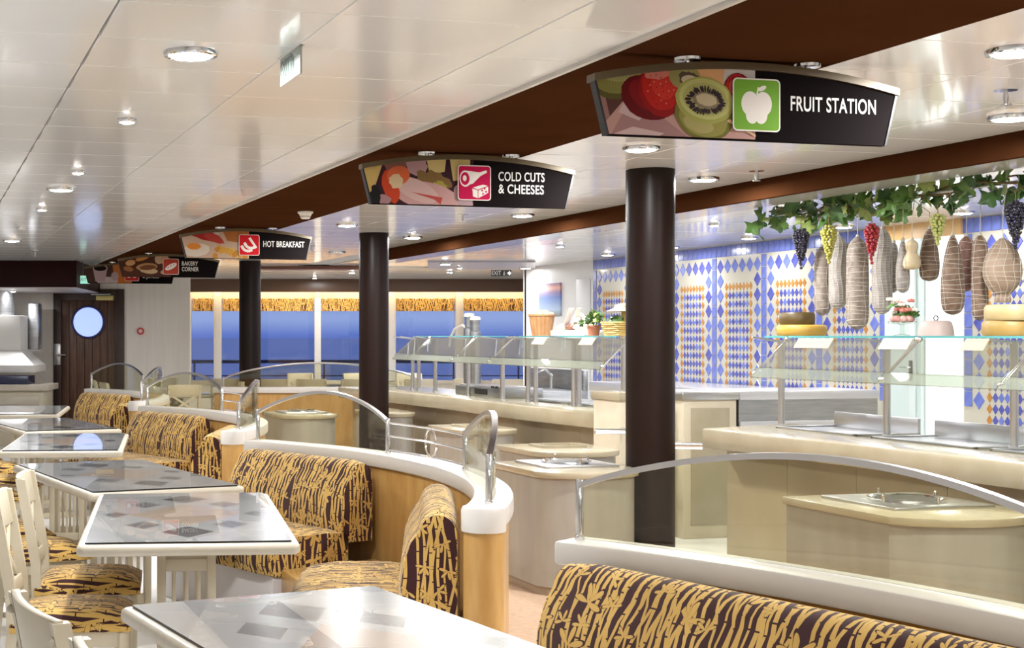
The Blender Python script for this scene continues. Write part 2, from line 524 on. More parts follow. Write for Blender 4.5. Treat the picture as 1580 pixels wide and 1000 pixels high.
# white end of the right wall: poster and flush door
post = tag(MB().box(RW - .03, 17.72, 1.78, RW - .002, 18.4, 2.235).build('poster', mat('poster_face', (.3, .4, .75), .35), bevel=.003), 'blue and pink seascape poster on the white end wall', 'poster')
pm = MATS['poster_face']; t, b = parts(pm)
tc = t.nodes.new('ShaderNodeTexCoord'); sp = t.nodes.new('ShaderNodeSeparateXYZ'); rp = t.nodes.new('ShaderNodeValToRGB')
t.links.new(tc.outputs['Generated'], sp.inputs[0]); t.links.new(sp.outputs[2], rp.inputs[0]); t.links.new(rp.outputs[0], b.inputs['Base Color'])
for i, (p_, c_) in enumerate(((0, (.30, .33, .36, 1)), (.18, (.55, .68, .85, 1)), (.55, (.16, .26, .60, 1)), (.72, (.28, .20, .38, 1)), (.85, (.80, .40, .32, 1)), (1, (.25, .16, .30, 1)))):
    el = rp.color_ramp.elements[i] if i < 2 else rp.color_ramp.elements.new(p_)
    el.position = p_; el.color = c_
d2 = tag(MB().box(RW - .02, 16.86, 0, RW - .001, 17.25, 2.26).build('door_2', mat('white_flush_door', (.70, .70, .70), .4), bevel=.004), kind='structure')
MB().tube([(RW - .02, 16.95, 1.12), (RW - .06, 16.95, 1.12), (RW - .06, 17.05, 1.12)], .012).build('door_handle', M_steel, d2)

# ------------------------------------------------------------------ window wall at the far end, facing the camera
def wall_local(name, x0, x1, z0, z1, d0, d1, m_, parent=None, kind=None, bevel=0):
    q = [D(x0, WD).to_2d(), D(x1, WD).to_2d()]
    u = (q[1] - q[0]).normalized(); n = Vector((SA, CA))
    a, b = q[0] - n * (WD - d0), q[1] - n * (WD - d0)
    c, e_ = q[1] - n * (WD - d1), q[0] - n * (WD - d1)
    o = MB().prism([a, b, c, e_], z0, z1).build(name, m_, parent, bevel=bevel)
    if kind: o['kind'] = kind
    return o
W0, W1 = 250, 1010
sill = wall_local('wall_far', W0, W1, 0, .66, 25.0, 25.12, M_wall, kind='structure')
wall_local('wall_far_head', W0, W1, 2.15, CEIL + .02, 24.975, 25.12, M_wall, kind='structure')
fas = wall_local('trim_8', W0, W1, 2.27, CEIL, 24.55, 24.62, mat('fascia_brown', (.085, .042, .022), .4), kind='structure', bevel=.004)
wall_local('trim_9', W0, W1, .64, .70, 24.88, 25.0, M_lwood, kind='structure', bevel=.004)
glowm = mat('cove_glow', (1, 1, 1), .5, emit=(1.0, .70, .34), estr=8)
tag(wall_local('cove_lamp', W0 + 45, W1 - 190, 2.30, 2.36, 24.70, 24.76, glowm), 'warm light strip hidden behind the brown window fascia', 'lamp')
M_val = bamboo('valance_fabric', 1.0, (.10, .05, .02), (.72, .46, .14))
posts = [(293, 5), (336, 12), (388, 10), (490, 10), (604, 12), (708, 12), (820, 10), (935, 10)]
wi = 1
for (p0, w0), (p1, w1) in zip(posts[:-1], posts[1:]):
    a, b = p0 + w0 / 2, p1 - w1 / 2
    o = wall_local('window_%d' % (wi + 1), a, b, .66, 2.28, 25.05, 25.06, M_wglass, kind='structure'); wi += 1
    MBv = MB()
    q0, q1 = D(a + 1, 24.96), D(b - 1, 24.96)
    n = 26
    L = (q1 - q0).length; nn = Vector((SA, CA, 0))
    pts = []
    for i in range(n + 1):
        tt = i / n
        p = q0.lerp(q1, tt) + nn * (.018 * math.sin(tt * L * 22))
        pts.append(p)
    for i in range(n):
        A, B = pts[i], pts[i + 1]
        for (s0, s1, off) in ((1, 0, 0), (0, 1, .01)):
            o_ = nn * off
            MBv.add([(A.x+o_.x, A.y+o_.y, 1.94), (B.x+o_.x, B.y+o_.y, 1.94), (B.x+o_.x, B.y+o_.y, 2.165), (A.x+o_.x, A.y+o_.y, 2.165)], [(0, 1, 2, 3)],
                    [[(L*i/n, 0), (L*(i+1)/n, 0), (L*(i+1)/n, .32), (L*i/n, .32)]])
    v_ = MBv.build('valance', M_val, smooth=60)
    tag(v_, 'gold bamboo print valance gathered across the top of a sea window', 'valance', 'valances along the sea windows')
    nb += 0
for k, (p_, w_) in enumerate(posts):
    o = wall_local('trim_%d' % (k + 10), p_ - w_ / 2, p_ + w_ / 2, .66, 2.28, 24.88, 25.1, M_ledge, kind='structure', bevel=.01)
# deck outside: railing and sea
outr = thing('deck_railing', 'dark ship railing running outside the sea windows', 'railing', (0, 0, 0))
a, b = D(200, 27.5), D(1000, 27.5)
zz = EYE - (558 - CY) / F * 27.5
MB().tube([(a.x, a.y, zz), (b.x, b.y, zz)], .035).build('handrail', mat('navy_paint', (.02, .03, .10), .5), outr)
for k in range(2):
    zq = zz - .28 * (k + 1)
    MB().tube([(a.x, a.y, zq), (b.x, b.y, zq)], .012).build('rail', MATS['navy_paint'], outr)
for k in range(9):
    p = a.lerp(b, k / 8)
    MB().tube([(p.x, p.y, -.1), (p.x, p.y, zz)], .02).build('post', MATS['navy_paint'], outr)
sea = MB()
A, B, C_, D_ = D(-40000, 60), D(40000, 60), D(4000, 9000), D(-4000, 9000)
p0 = D(430, 29); dirr = Vector((SA, CA, 0)); rt = Vector((CA, -SA, 0))
sea.add([p0 - rt*60 - Vector((0,0,14)), p0 + rt*60 - Vector((0,0,14)), p0 + dirr*9000 + rt*4500 - Vector((0,0,14)), p0 + dirr*9000 - rt*4500 - Vector((0,0,14))], [(0, 1, 2, 3)])
tag(sea.build('sea', mat('sea_water', (.05, .10, .40), .35, spec=.6)), 'calm blue evening sea beyond the windows', 'sea', kind='stuff')
struct('wall_window_side', MB().box(12.9, 18.9, 0, 13.0, 23.2, CEIL + .02), M_wwall)
struct('wall_side_return', MB().box(RW, 18.9, 0, 13, 19.0, CEIL + .02), M_wwall)

# ------------------------------------------------------------------ door wall, left of the windows
DD = 21.0
def dwall(name, x0, x1, z0, z1, d0, d1, m_, parent=None, bevel=0, kind=None):
    q = [D(x0, DD), D(x1, DD)]
    n = Vector((SA, CA, 0))
    pl = [q[0] + n*(d0-DD), q[1] + n*(d0-DD), q[1] + n*(d1-DD), q[0] + n*(d1-DD)]
    o = MB().prism([(p.x, p.y) for p in pl], z0, z1).build(name, m_, parent, bevel=bevel)
    if kind: o['kind'] = kind
    return o
dwall('wall_galley', -500, 83, 0, CEIL + .02, 21.0, 21.1, M_wall, kind='structure')
dwall('wall_entry', 192, 293, 0, CEIL + .02, 21.0, 21.1, M_wall, kind='structure')
dwall('wall_entry_head', 83, 192, 2.2, CEIL + .02, 21.0, 21.1, M_wall, kind='structure')
q0, q1 = D(293, 21.05), D(293, 21.05) + Vector((0.2, 4.2, 0))
struct('wall_entry_return', MB().prism([(q0.x - .1, q0.y), (q0.x, q0.y), (q0.x + .35, q0.y + 4.2), (q0.x + .25, q0.y + 4.2)], 0, CEIL + .02), M_wall)
dr = dwall('door_3', 83, 192, 0, 2.2, 21.05, 21.12, M_dframe, kind='structure')
dwall('door_jamb', 83, 95, 0, 2.2, 20.96, 21.06, M_dframe, dr, .004)
dwall('door_jamb', 178, 192, 0, 2.2, 20.96, 21.06, M_dframe, dr, .004)
dwall('door_head', 95, 178, 2.03, 2.2, 20.96, 21.06, M_dframe, dr, .004)
for k in range(7):
    x0 = 95 + k * 83 / 7
    dwall('plank', x0 + .25, x0 + 83 / 7 - .25, .01, 2.03, 21.0, 21.055, M_dwood, dr, .004)
pc = D(136, 20.985, EYE + (CY - 497) / F * 21)
ring = MB(); seg = 40
for R0, R1, d0, d1 in ((.205, .235, -.02, .02),):
    pass
def disc_facing(c, r, th, n=40):
    mb = MB(); nn = Vector((SA, CA, 0)); rr = Vector((CA, -SA, 0)); up = Vector((0, 0, 1))
    fr_ = [c + (rr * math.cos(2*PI*k/n) + up * math.sin(2*PI*k/n)) * r - nn * th for k in range(n)]
    bk_ = [p + nn * th * 2 for p in fr_]
    mb.add(fr_ + bk_, [tuple(range(n)), tuple(range(2*n-1, n-1, -1))] + [(k, n+k, n+(k+1) % n, (k+1) % n) for k in range(n)])
    return mb
rg = MB(); nn = Vector((SA, CA, 0)); rr = Vector((CA, -SA, 0))
rg.tube([pc - nn*.01 + (rr * math.cos(2*PI*k/40) + Vector((0,0,1)) * math.sin(2*PI*k/40)) * .235 for k in range(40)], .016, 8, closed=True)
rg.build('porthole_ring', mat('porthole_ring', (.05, .05, .16), .3, 1), dr)
disc_facing(pc, .225, .006).build('porthole_pane', mat('porthole_daylight', (.3, .4, .6), .2, emit=(.42, .55, 1.0), estr=.72), dr)
dwall('door_closer', 150, 176, 2.03, 2.10, 20.86, 20.96, mat('brass_closer', (.60, .50, .18), .4, .3), dr, .006)
dwall('closer_arm', 142, 172, 2.11, 2.125, 20.86, 20.95, M_steel, dr)
lp = dwall('lock_plate', 84.5, 94.5, 1.06, 1.38, 20.93, 20.96, M_bsteel, dr, .006)
h0 = D(89, 20.92, 1.21); h1 = h0 - nn * .06
MB().tube([h0, h1, h1 + rr * .13], .014).build('lever_handle', M_chrome, lp)
fa = thing('fire_alarm_button', 'small round red fire alarm button on the cream wall', 'alarm', D(217, 20.98, EYE + (CY - 511) / F * 21))
disc_facing(Vector((0, 0, 0)), .055, .02).build('housing', mat('alarm_red', (.55, .05, .05), .35), fa)
disc_facing(-nn * .02, .028, .008).build('button', mat('alarm_face', (.8, .55, .5), .35), fa)

# maroon bulkhead over the galley
def galley_prism(x0, x1, d0, d1, z0, z1):
    pl = [D(x0, d0), D(x0, d0) + rr * 0, D(x1, d0), D(x1, d0)]
    a, b = D(x0, d0), D(x1, d0)
    c, e_ = b + nn * (d1 - d0), a + nn * (d1 - d0)
    return MB().prism([(p.x, p.y) for p in (a, b, c, e_)], z0, z1)
tag(galley_prism(-500, 118, 18.55, 20.99, 2.147, CEIL).build('trim_20', M_maroon, bevel=.004), kind='structure')
tag(galley_prism(-500, 117, 18.57, 20.98, 2.137, 2.147).build('trim_21', mat('pale_soffit_board', (.62, .58, .60), .3)), kind='structure')

# ------------------------------------------------------------------ columns
for k, (cx, cy, lb) in enumerate(((4.265, 7.59, 'dark brown round column beside the fruit station sign'),
                                  (4.285, 12.95, 'dark brown round column between the cold cuts sign and the buffet'),
                                  (4.275, 18.2, 'dark brown round column under the hot breakfast sign'))):
    c = thing('column', lb, 'column', (cx, cy, 0), 0, 'round brown columns')
    MB().lathe([(.145, .1), (.145, CEIL)], 48).build('shaft', M_col, c)
    MB().lathe([(.152, 0), (.152, .1)], 48).build('base_ring', M_bsteel, c, bevel=.004)

# ------------------------------------------------------------------ ceiling lamps
def disk_light(name, parent, power, size, color=(.985, 1, 1.02), z=-.034):
    ld = bpy.data.lights.new(name, 'AREA'); ld.shape = 'DISK'; ld.size = size; ld.energy = power * LAMP; ld.color = color
    o = bpy.data.objects.new(name, ld); COL.objects.link(o); o.parent = parent; o.location = (0, 0, z)
    return o
lamp_me = {}
M_off = mat('unlit_diffuser', (.72, .72, .70), .35)
def downlight(x, y, r, label, group, power, z=CEIL, off=False, lit=True):
    """off: outside the picture, carrying on a row of lamps that the photograph shows"""
    sfx = '_offscreen' if off else ''
    o = thing('ceiling_downlight' + sfx, label, 'ceiling light', (x, y, z), 0, group)
    k = (round(r, 3), lit)
    if k not in lamp_me:
        ringm = MB().lathe([(r*.80, -.012), (r*.86, -.020), (r*.96, -.016), (r, -.004), (r, .0), (r*.80, 0)], 40).mesh('trim_ring', M_chrome)
        domem = MB().lathe([(r*.02, -.024), (r*.45, -.0235), (r*.70, -.020), (r*.80, -.014), (r*.80, -.002)], 40).mesh('diffuser', (M_lamp if r > .06 else M_pin) if lit else M_off)
        lamp_me[k] = (ringm, domem)
    link('trim_ring', lamp_me[k][0], o); link('diffuser', lamp_me[k][1], o)
    if lit: disk_light('lamp_light' + sfx, o, power, r * 1.6)
    return o
# every row below stands where the photograph shows its lamps; a row goes on at its own pitch outside the picture
G1 = 'downlights over the dining tables'
for y, lb, off in ((.15, 'large round downlight over the aisle end of the tables', True), (4.83, 'large round downlight beside the hanging exit sign', False),
                   (9.5, 'large round downlight further along the table row', False), (14.75, 'large round downlight near the galley bulkhead', False)):
    downlight(.92, y, .098, lb, G1, 70, off=off)
for y in (6.39, 8.47, 11.04):
    downlight(.92, y, .045, 'small bright pin spot in the ceiling above the dining tables', 'pin spots over the dining tables', 20)
downlight(.90, 13.0, .045, 'small unlit pin spot between the last large downlights over the tables', 'pin spots over the dining tables', 0, lit=False)
G2 = 'downlights in the white ceiling beside the brown beam'
for y in (-1.2, 1.45, 4.07, 6.68, 9.3, 11.95, 14.6):
    downlight(3.70, y, .10, {4.07: 'round downlight just right of the FRUIT STATION sign', 6.68: 'round downlight just above the nearest column', 11.95: 'round downlight right of the HOT BREAKFAST sign',
                             9.3: 'round downlight behind the COLD CUTS sign', 14.6: 'round downlight behind the HOT BREAKFAST sign'}.get(y, 'round downlight in the white ceiling close to the brown sign beam'), G2, 60, off=y < 3)
for y in (2.6, 5.31, 7.88, 10.62, 13.27, 15.9):
    downlight(4.80, y, .10, {5.31: 'round downlight beside the sprinkler right of the FRUIT STATION sign', 7.88: 'round downlight right of the nearest column top', 10.62: 'round downlight just below the COLD CUTS sign', 13.27: 'round downlight right of the middle column top',
                             15.9: 'unlit round downlight left of the middle column top'}.get(y, 'round downlight in the white ceiling close to the counter bulkhead'), 'downlights before the counter bulkhead', 60, off=y < 3, lit=y < 15)
for y in (6.5, 8.0, 9.5, 11.0, 12.5, 14.0, 15.5):
    downlight(8.13, y, .09, 'round downlight in the kitchen ceiling before the tiled wall', 'downlights over the kitchen', 15, off=y < 9)
for y in (11.1, 14.2):
    downlight(6.87, y, .05, 'small pin spot in the kitchen ceiling behind the bulkhead', 'pin spots over the kitchen', 14)
for px_, d_, r_, pw_ in ((543, 21.85, .06, 45), (485.5, 23.9, .05, 30), (694, 21.7, .06, 45), (687, 18.86, .09, 40), (811, 20.0, .09, 9), (709, 19.9, .045, 15)):
    p = D(px_, d_)
    downlight(p.x, p.y, r_, 'small downlight in the far ceiling near the sea windows', 'downlights near the windows', pw_, z=CEIL - (.02 if 660 < px_ < 826 and d_ < 20.6 else 0))
g_ = D(20, 19.6)
downlight(g_.x, g_.y, .05, 'small downlight under the maroon galley bulkhead', None, 18, 2.137)

# ------------------------------------------------------------------ sprinklers, smoke detectors
def sprinkler(x, y, lb):
    s = thing('sprinkler', lb, 'sprinkler', (x, y, CEIL), 0, 'ceiling sprinklers')
    MB().lathe([(.045, -.004), (.045, 0)], 24).build('cover_plate', M_chrome, s)
    MB().lathe([(.006, -.06), (.010, -.045), (.012, -.03), (.008, -.004)], 12).build('stem', M_bsteel, s)
    MB().lathe([(.022, -.064), (.022, -.060)], 16).build('deflector', M_bsteel, s)
for x_, y_, lb in ((.02, 4.15, 'chrome sprinkler head in the panel over the dining tables'), (4.27, 4.75, 'chrome sprinkler head right of the fruit station sign'),
                   (4.90, 7.45, 'chrome sprinkler head close to the counter bulkhead'), (4.31, 10.7, 'chrome sprinkler head below the cold cuts sign'),
                   (4.2, 14.9, 'chrome sprinkler head beyond the middle column'), (1.3, 16.6, 'chrome sprinkler head before the maroon galley bulkhead')):
    sprinkler(x_, y_, lb)
sm = thing('smoke_detector', 'round white smoke detector on the brown ceiling beam', 'detector', (2.967, 10.7, CEIL - .012))
MB().lathe([(.03, -.058), (.038, -.05), (.05, -.02), (.062, -.012), (.062, 0)], 28).build('housing', M_plastic, sm)
MB().lathe([(.041, -.042), (.044, -.038)], 28).build('vent_ring', M_black, sm)

# ------------------------------------------------------------------ text and flat print
def text_mesh(body, size, bold=.012, sx=.82, space=1.06):
    cu = bpy.data.curves.new('lettering', 'FONT')
    cu.body = body; cu.size = size; cu.offset = bold * size; cu.space_character = space; cu.space_line = .82
    cu.align_x = 'LEFT'; cu.align_y = 'CENTER'; cu.extrude = .0006
    o = bpy.data.objects.new('lettering_tmp', cu); COL.objects.link(o)
    dg = bpy.context.evaluated_depsgraph_get()
    me = bpy.data.meshes.new_from_object(o.evaluated_get(dg))
    bpy.data.objects.remove(o); bpy.data.curves.remove(cu)
    for v in me.vertices: v.co.x *= sx
    return me
def lettering(body, size, m_, parent, loc, rot=(PI/2, 0, 0), fit=None, **kw):
    me = text_mesh(body, size, **kw)
    xs = [v.co.x for v in me.vertices]; lo, hi = min(xs), max(xs)
    k = fit / (hi - lo) if fit else 1
    for v in me.vertices: v.co.x = (v.co.x - lo) * k
    me.materials.clear(); me.materials.append(m_)
    o = link('lettering', me, parent, loc); o.rotation_euler = rot
    return o

def clip_poly(poly, clip):                      # both lists of (x, z), clip convex and counter-clockwise
    out = poly
    for i in range(len(clip)):
        a, b = clip[i], clip[(i + 1) % len(clip)]
        ins = lambda p: (b[0]-a[0])*(p[1]-a[1]) - (b[1]-a[1])*(p[0]-a[0]) >= 0
        src, out = out, []
        for j in range(len(src)):
            p, q = src[j - 1], src[j]
            pi_, qi = ins(p), ins(q)
            if pi_ != qi:
                d1 = (b[0]-a[0])*(p[1]-a[1]) - (b[1]-a[1])*(p[0]-a[0]); d2 = (b[0]-a[0])*(q[1]-a[1]) - (b[1]-a[1])*(q[0]-a[0])
                k = d1 / (d1 - d2); out.append((p[0]+(q[0]-p[0])*k, p[1]+(q[1]-p[1])*k))
            if qi: out.append(q)
        if not out: return []
    return out
class Print:                                    # flat printed shapes, layered a fraction of a millimetre apart
    def __init__(s, clip): s.clip, s.mb, s.mats, s.n = clip, MB(), [], 0
    def poly(s, pts, col):
        pts = clip_poly(list(pts), s.clip) if s.clip else list(pts)
        if len(pts) < 3: return s
        if s.clip: col = tuple(c * .7 for c in col)
        nm = 'ink_%02x%02x%02x' % tuple(int(c * 255) for c in col)
        m_ = mat(nm, col, .40, spec=.1)
        if m_ not in s.mats: s.mats.append(m_)
        y = -.00003 * s.n; s.n += 1
        a2 = sum(p[0]*q[1] - q[0]*p[1] for p, q in zip(pts, pts[1:] + pts[:1]))
        if a2 < 0: pts = pts[::-1]
        s.mb.add([(p[0], y, p[1]) for p in pts], [tuple(range(len(pts)))], mi=s.mats.index(m_), uvs=[[(0, 0)] * len(pts)])
        return s
    def ell(s, x, z, rx, rz, col, rot=0, n=22, wob=0):
        c, d = math.cos(math.radians(rot)), math.sin(math.radians(rot))
        pts = []
        for k in range(n):
            w = 1 + wob * random.uniform(-1, 1)
            a, b = rx * w * math.cos(2*PI*k/n), rz * w * math.sin(2*PI*k/n)
            pts.append((x + a*c - b*d, z + a*d + b*c))
        return s.poly(pts, col)
    def rrect(s, x0, z0, x1, z1, r, col):
        pts = []
        for cx, cz, a0 in ((x1-r, z1-r, 0), (x0+r, z1-r, 90), (x0+r, z0+r, 180), (x1-r, z0+r, 270)):
            for k in range(5):
                a = math.radians(a0 + k * 22.5); pts.append((cx + r*math.cos(a), cz + r*math.sin(a)))
        return s.poly(pts, col)
    def build(s, name, parent, loc=(0, 0, 0)): return link(name, s.mb.mesh(name, s.mats, smooth=0), parent, loc)

# ------------------------------------------------------------------ hanging station signs
WHITEINK = mat('sign_white_ink', (.66, .64, .60), .5)
M_signblk = mat('sign_black', (.010, .008, .008), .45, spec=0)
M_rail = mat('sign_rail_bronze', (.12, .088, .045), .4, .2)
SW2, SB2, SZ0, SZS, SZT = .612, .562, 2.2, 2.408, 2.474
def arch(t): return SZS + (SZT - SZS) * (1 - (2*t - 1) ** 2)
def sign_outline(inset=0, n=24):
    top = [(-SW2 + 2*SW2*t, arch(t)) for t in [k/n for k in range(n + 1)]]
    return [(-SB2 + inset, SZ0 + inset), (SB2 - inset, SZ0 + inset)] + [(x*(1 - inset/SW2), z - inset*1.6) for x, z in reversed(top)]
def station_sign(y, label, draw, icon, lines, tx0, tx1, xc=2.88):
    s = thing('station_sign', label, 'sign', (xc, y, 0), 0, 'station signs hanging from the brown beam')
    ol = sign_outline()
    n = len(ol)
    MB().add([(x, 0, z) for x, z in ol] + [(x, .028, z) for x, z in ol], [tuple(range(n)), tuple(range(2*n-1, n-1, -1))] + [(k, n+k, n+(k+1) % n, (k+1) % n) for k in range(n)]).build('panel', M_signblk, s, smooth=30)
    N = 28
    rl = MB()
    for k in range(N):
        t0, t1 = k/N, (k+1)/N
        pts = []
        for yy in (-.012, .05):
            pts += [(-SW2-.004+(2*SW2+.008)*t0, yy, arch(t0)-.022), (-SW2-.004+(2*SW2+.008)*t1, yy, arch(t1)-.022), (-SW2-.004+(2*SW2+.008)*t1, yy, arch(t1)+.004), (-SW2-.004+(2*SW2+.008)*t0, yy, arch(t0)+.004)]
        rl.hexa(pts)
    rl.build('top_rail', M_rail, s)
    for sx in (-1, 1):
        MB().bar((sx*SW2, .014, SZS - .01), (sx*SB2, .014, SZ0), .036, .008, up=(1, 0, 0)).build('side_strip', M_black, s)
        hg = MB().lathe([(.048, CEIL - .024), (.05, CEIL - .014), (.03, CEIL - .012)], 28, c=(sx*.243, .014, 0)).build('hanger_disc', M_chrome, s)
        MB().lathe([(.009, 2.43), (.012, 2.462), (.009, CEIL - .02)], 14, c=(sx*.243, .014, 0)).build('hanger_stem', M_chrome, hg)
    clip = [p for p in sign_outline(.006) if p[0] < .02]
    lo = min(p[1] for p in clip)
    clip = [(-SB2 + .006, SZ0 + .004), (.02, SZ0 + .004), (.02, arch(.5) - .014)] + [(x*.99, z - .014) for x, z in reversed([(-SW2 + 2*SW2*t, arch(t)) for t in [k/24 for k in range(0, 12)]])]
    pr = Print(clip); draw(pr); pr.build('photo_print', s, (0, -.0012, 0))
    ic = Print(None); icon(ic, -.075, 2.232, .118, 2.422); ic.build('station_icon', s, (0, -.0085, 0))
    m_ = len(lines)
    for k, ln in enumerate(lines):
        if not ln: continue
        size = .075 if m_ == 1 else .070
        z = 2.337 if m_ == 1 else 2.365 - k * .068
        x1 = tx1[k] if isinstance(tx1, (list, tuple)) else tx1
        lettering(ln, size, WHITEINK, s, (tx0, -.0015, z), fit=x1 - tx0)
    return s
def fr(x, z):                                   # fractions of the photo half -> sign plane
    return -SW2 + x * 2 * SW2, SZ0 + z * .27
def draw_fruit(p):
    p.poly([(-.7, 2.1), (.1, 2.1), (.1, 2.6), (-.7, 2.6)], (.36, .19, .17))
    p.poly([fr(.0, 1.1), fr(.22, 1.1), fr(.18, .3), fr(.05, .2)], (.12, .05, .04))
    p.poly([fr(.28, .6), fr(.53, .5), fr(.53, 1.1), fr(.18, 1.1)], (.86, .40, .17)); p.poly([fr(.34, .8), fr(.44, .6), fr(.44, 1.1), fr(.30, 1.1)], (.95, .52, .24))
    p.poly([fr(.41, .72), fr(.53, .6), fr(.53, 1.1), fr(.42, 1.1)], (.80, .74, .70)); p.poly([fr(.17, 1.1), fr(.30, 1.1), fr(.27, .86), fr(.20, .84)], (.86, .48, .38))
    p.poly([fr(0, 0), fr(.53, 0), fr(.53, .28), fr(.10, .5)], (.62, .36, .31)); p.poly([fr(.05, 0), fr(.30, 0), fr(.22, .24), fr(.09, .30)], (.46, .25, .24))
    p.poly([fr(.075, .30), fr(.115, .62), fr(.18, .40), fr(.14, .2)], (.72, .52, .52)); p.poly([fr(.06, .02), fr(.12, .12), fr(.22, .05), fr(.2, 0)], (.74, .54, .52))
    p.poly([fr(.38, .10), fr(.53, .12), fr(.53, .30), fr(.42, .34)], (.72, .50, .42))
    p.ell(*fr(.072, .74), .105, .075, (.13, .11, .03), 10, wob=.02); p.ell(*fr(.075, .77), .098, .062, (.27, .25, .07), 10); p.ell(*fr(.085, .83), .08, .036, (.42, .40, .16), 8)
    for k in range(9): p.poly([fr(.035 + k*.011, .92), fr(.037 + k*.011, .92), fr(.045 + k*.009, .62), fr(.043 + k*.009, .62)], (.34, .31, .10))
    p.ell(*fr(.165, .50), .105, .075, (.16, .008, .01), -20, wob=.03); p.ell(*fr(.175, .54), .085, .055, (.27, .012, .014), -20, wob=.03)
    p.ell(*fr(.212, .62), .088, .098, (.36, .012, .012), 20, wob=.03); p.ell(*fr(.212, .66), .078, .082, (.60, .025, .016), 20, wob=.04); p.ell(*fr(.222, .70), .054, .055, (.74, .05, .03), 20, wob=.05); p.ell(*fr(.205, .85), .06, .025, (.80, .26, .2), 12, wob=.1)
    for k in range(30):
        a, q = k * 2.4, math.sqrt(k / 30); p.ell(*fr(.215 + .055*q*math.cos(a), .66 + .26*q*math.sin(a)), .0035, .0022, (.90, .34, .2) if k % 2 else (.30, .01, .01), 70, 6)
    p.ell(*fr(.465, .52), .07, .10, (.30, .012, .012), 10); p.ell(*fr(.46, .60), .052, .075, (.58, .03, .025), 10); p.ell(*fr(.45, .70), .026, .028, (.78, .14, .10), 10)
    p.ell(*fr(.285, .80), .062, .045, (.40, .36, .13)); p.ell(*fr(.30, .77), .045, .026, (.13, .09, .06), -8, n=30, wob=.14); p.ell(*fr(.30, .765), .032, .016, (.72, .62, .42))
    p.ell(*fr(.348, .30), .118, .088, (.22, .20, .04), -14, wob=.02); p.ell(*fr(.345, .26), .10, .062, (.36, .33, .08), -14, wob=.03); p.ell(*fr(.33, .19), .06, .03, (.50, .44, .16), -14, wob=.05)
    p.ell(*fr(.35, .50), .117, .084, (.46, .46, .12), -8, wob=.015); p.ell(*fr(.353, .52), .106, .072, (.62, .62, .22), -8); p.ell(*fr(.352, .515), .09, .058, (.52, .50, .16), -8)
    cx, cz = fr(.352, .50)
    for k in range(44):
        a = 2*PI*k/44 + random.uniform(-.04, .04); r_ = random.uniform(.84, 1.08)
        p.ell(cx + .066*r_*math.cos(a), cz + .041*r_*math.sin(a), .013, .0042, (.05, .03, .035), math.degrees(math.atan2(.041*math.sin(a), .066*math.cos(a))), 8)
    p.ell(cx, cz, .050, .028, (.30, .24, .16), -8, n=40, wob=.12); p.ell(*fr(.355, .51), .042, .022, (.68, .56, .34), -8, wob=.05)
    p.poly([fr(.42, .24), fr(.53, .02), fr(.54, .02), fr(.43, .27)], (.82, .56, .32))
def draw_cold(p):
    p.poly([(-.7, 2.1), (.1, 2.1), (.1, 2.6), (-.7, 2.6)], (.06, .02, .03))
    p.poly([fr(0, 1), fr(.10, .9), fr(.05, .25), fr(0, .2)], (.72, .52, .18)); p.poly([fr(.29, 1.05), fr(.39, 1.05), fr(.38, .68), fr(.31, .60)], (.76, .60, .25)); p.poly([fr(.40, 1.05), fr(.50, 1.05), fr(.50, .55), fr(.42, .50)], (.74, .58, .24))
    p.ell(*fr(.15, .82), .07, .05, (.30, .12, .10), wob=.15); p.ell(*fr(.25, .78), .06, .055, (.55, .33, .35), wob=.12); p.ell(*fr(.33, .45), .10, .06, (.28, .17, .06), -20, wob=.2); p.ell(*fr(.36, .38), .04, .03, (.48, .42, .08), -20, wob=.2)
    p.ell(*fr(.30, .18), .20, .075, (.72, .42, .40), -10, wob=.03); p.ell(*fr(.25, .30), .13, .055, (.80, .54, .50), -22); p.poly([fr(.22, .26), fr(.37, .16), fr(.36, .02), fr(.33, .12)], (.62, .10, .08))
    p.ell(*fr(.13, .35), .045, .09, (.70, .08, .03), 18, wob=.05); p.ell(*fr(.165, .58), .065, .05, (.82, .17, .06), 12); p.ell(*fr(.155, .46), .04, .04, (.86, .66, .40), 10, wob=.12)
    p.ell(*fr(.47, .2), .05, .07, (.58, .40, .42), 30, wob=.1); p.ell(*fr(.09, .08), .05, .03, (.5, .28, .30), wob=.1); p.ell(*fr(.06, .18), .03, .05, (.02, .02, .02), wob=.2)
def draw_hot(p):
    p.poly([(-.7, 2.1), (.1, 2.1), (.1, 2.6), (-.7, 2.6)], (.68, .48, .36))
    p.poly([fr(.3, 1.1), fr(.53, 1.1), fr(.53, .5), fr(.35, .6)], (.52, .18, .05)); p.poly([fr(.22, 1.1), fr(.30, 1.1), fr(.28, .7), fr(.2, .8)], (.75, .58, .55))
    p.ell(*fr(.18, .78), .16, .045, (.46, .03, .03), -14, wob=.1); p.ell(*fr(.25, .68), .10, .035, (.55, .07, .05), -20, wob=.12)
    p.ell(*fr(.12, .28), .12, .06, (.85, .74, .62), 5, wob=.05); p.ell(*fr(.10, .40), .065, .03, (.85, .30, .05), 0)
    for k in range(16):
        p.ell(*fr(.26 + .27 * ((k * .37) % 1), .08 + .5 * ((k * .61) % 1) * (.6 + .4 * ((k * .37) % 1))), .032, .024, random.choice([(.78, .42, .08), (.70, .30, .05), (.82, .52, .16), (.62, .14, .05)]), random.uniform(0, 90), 12, .08)
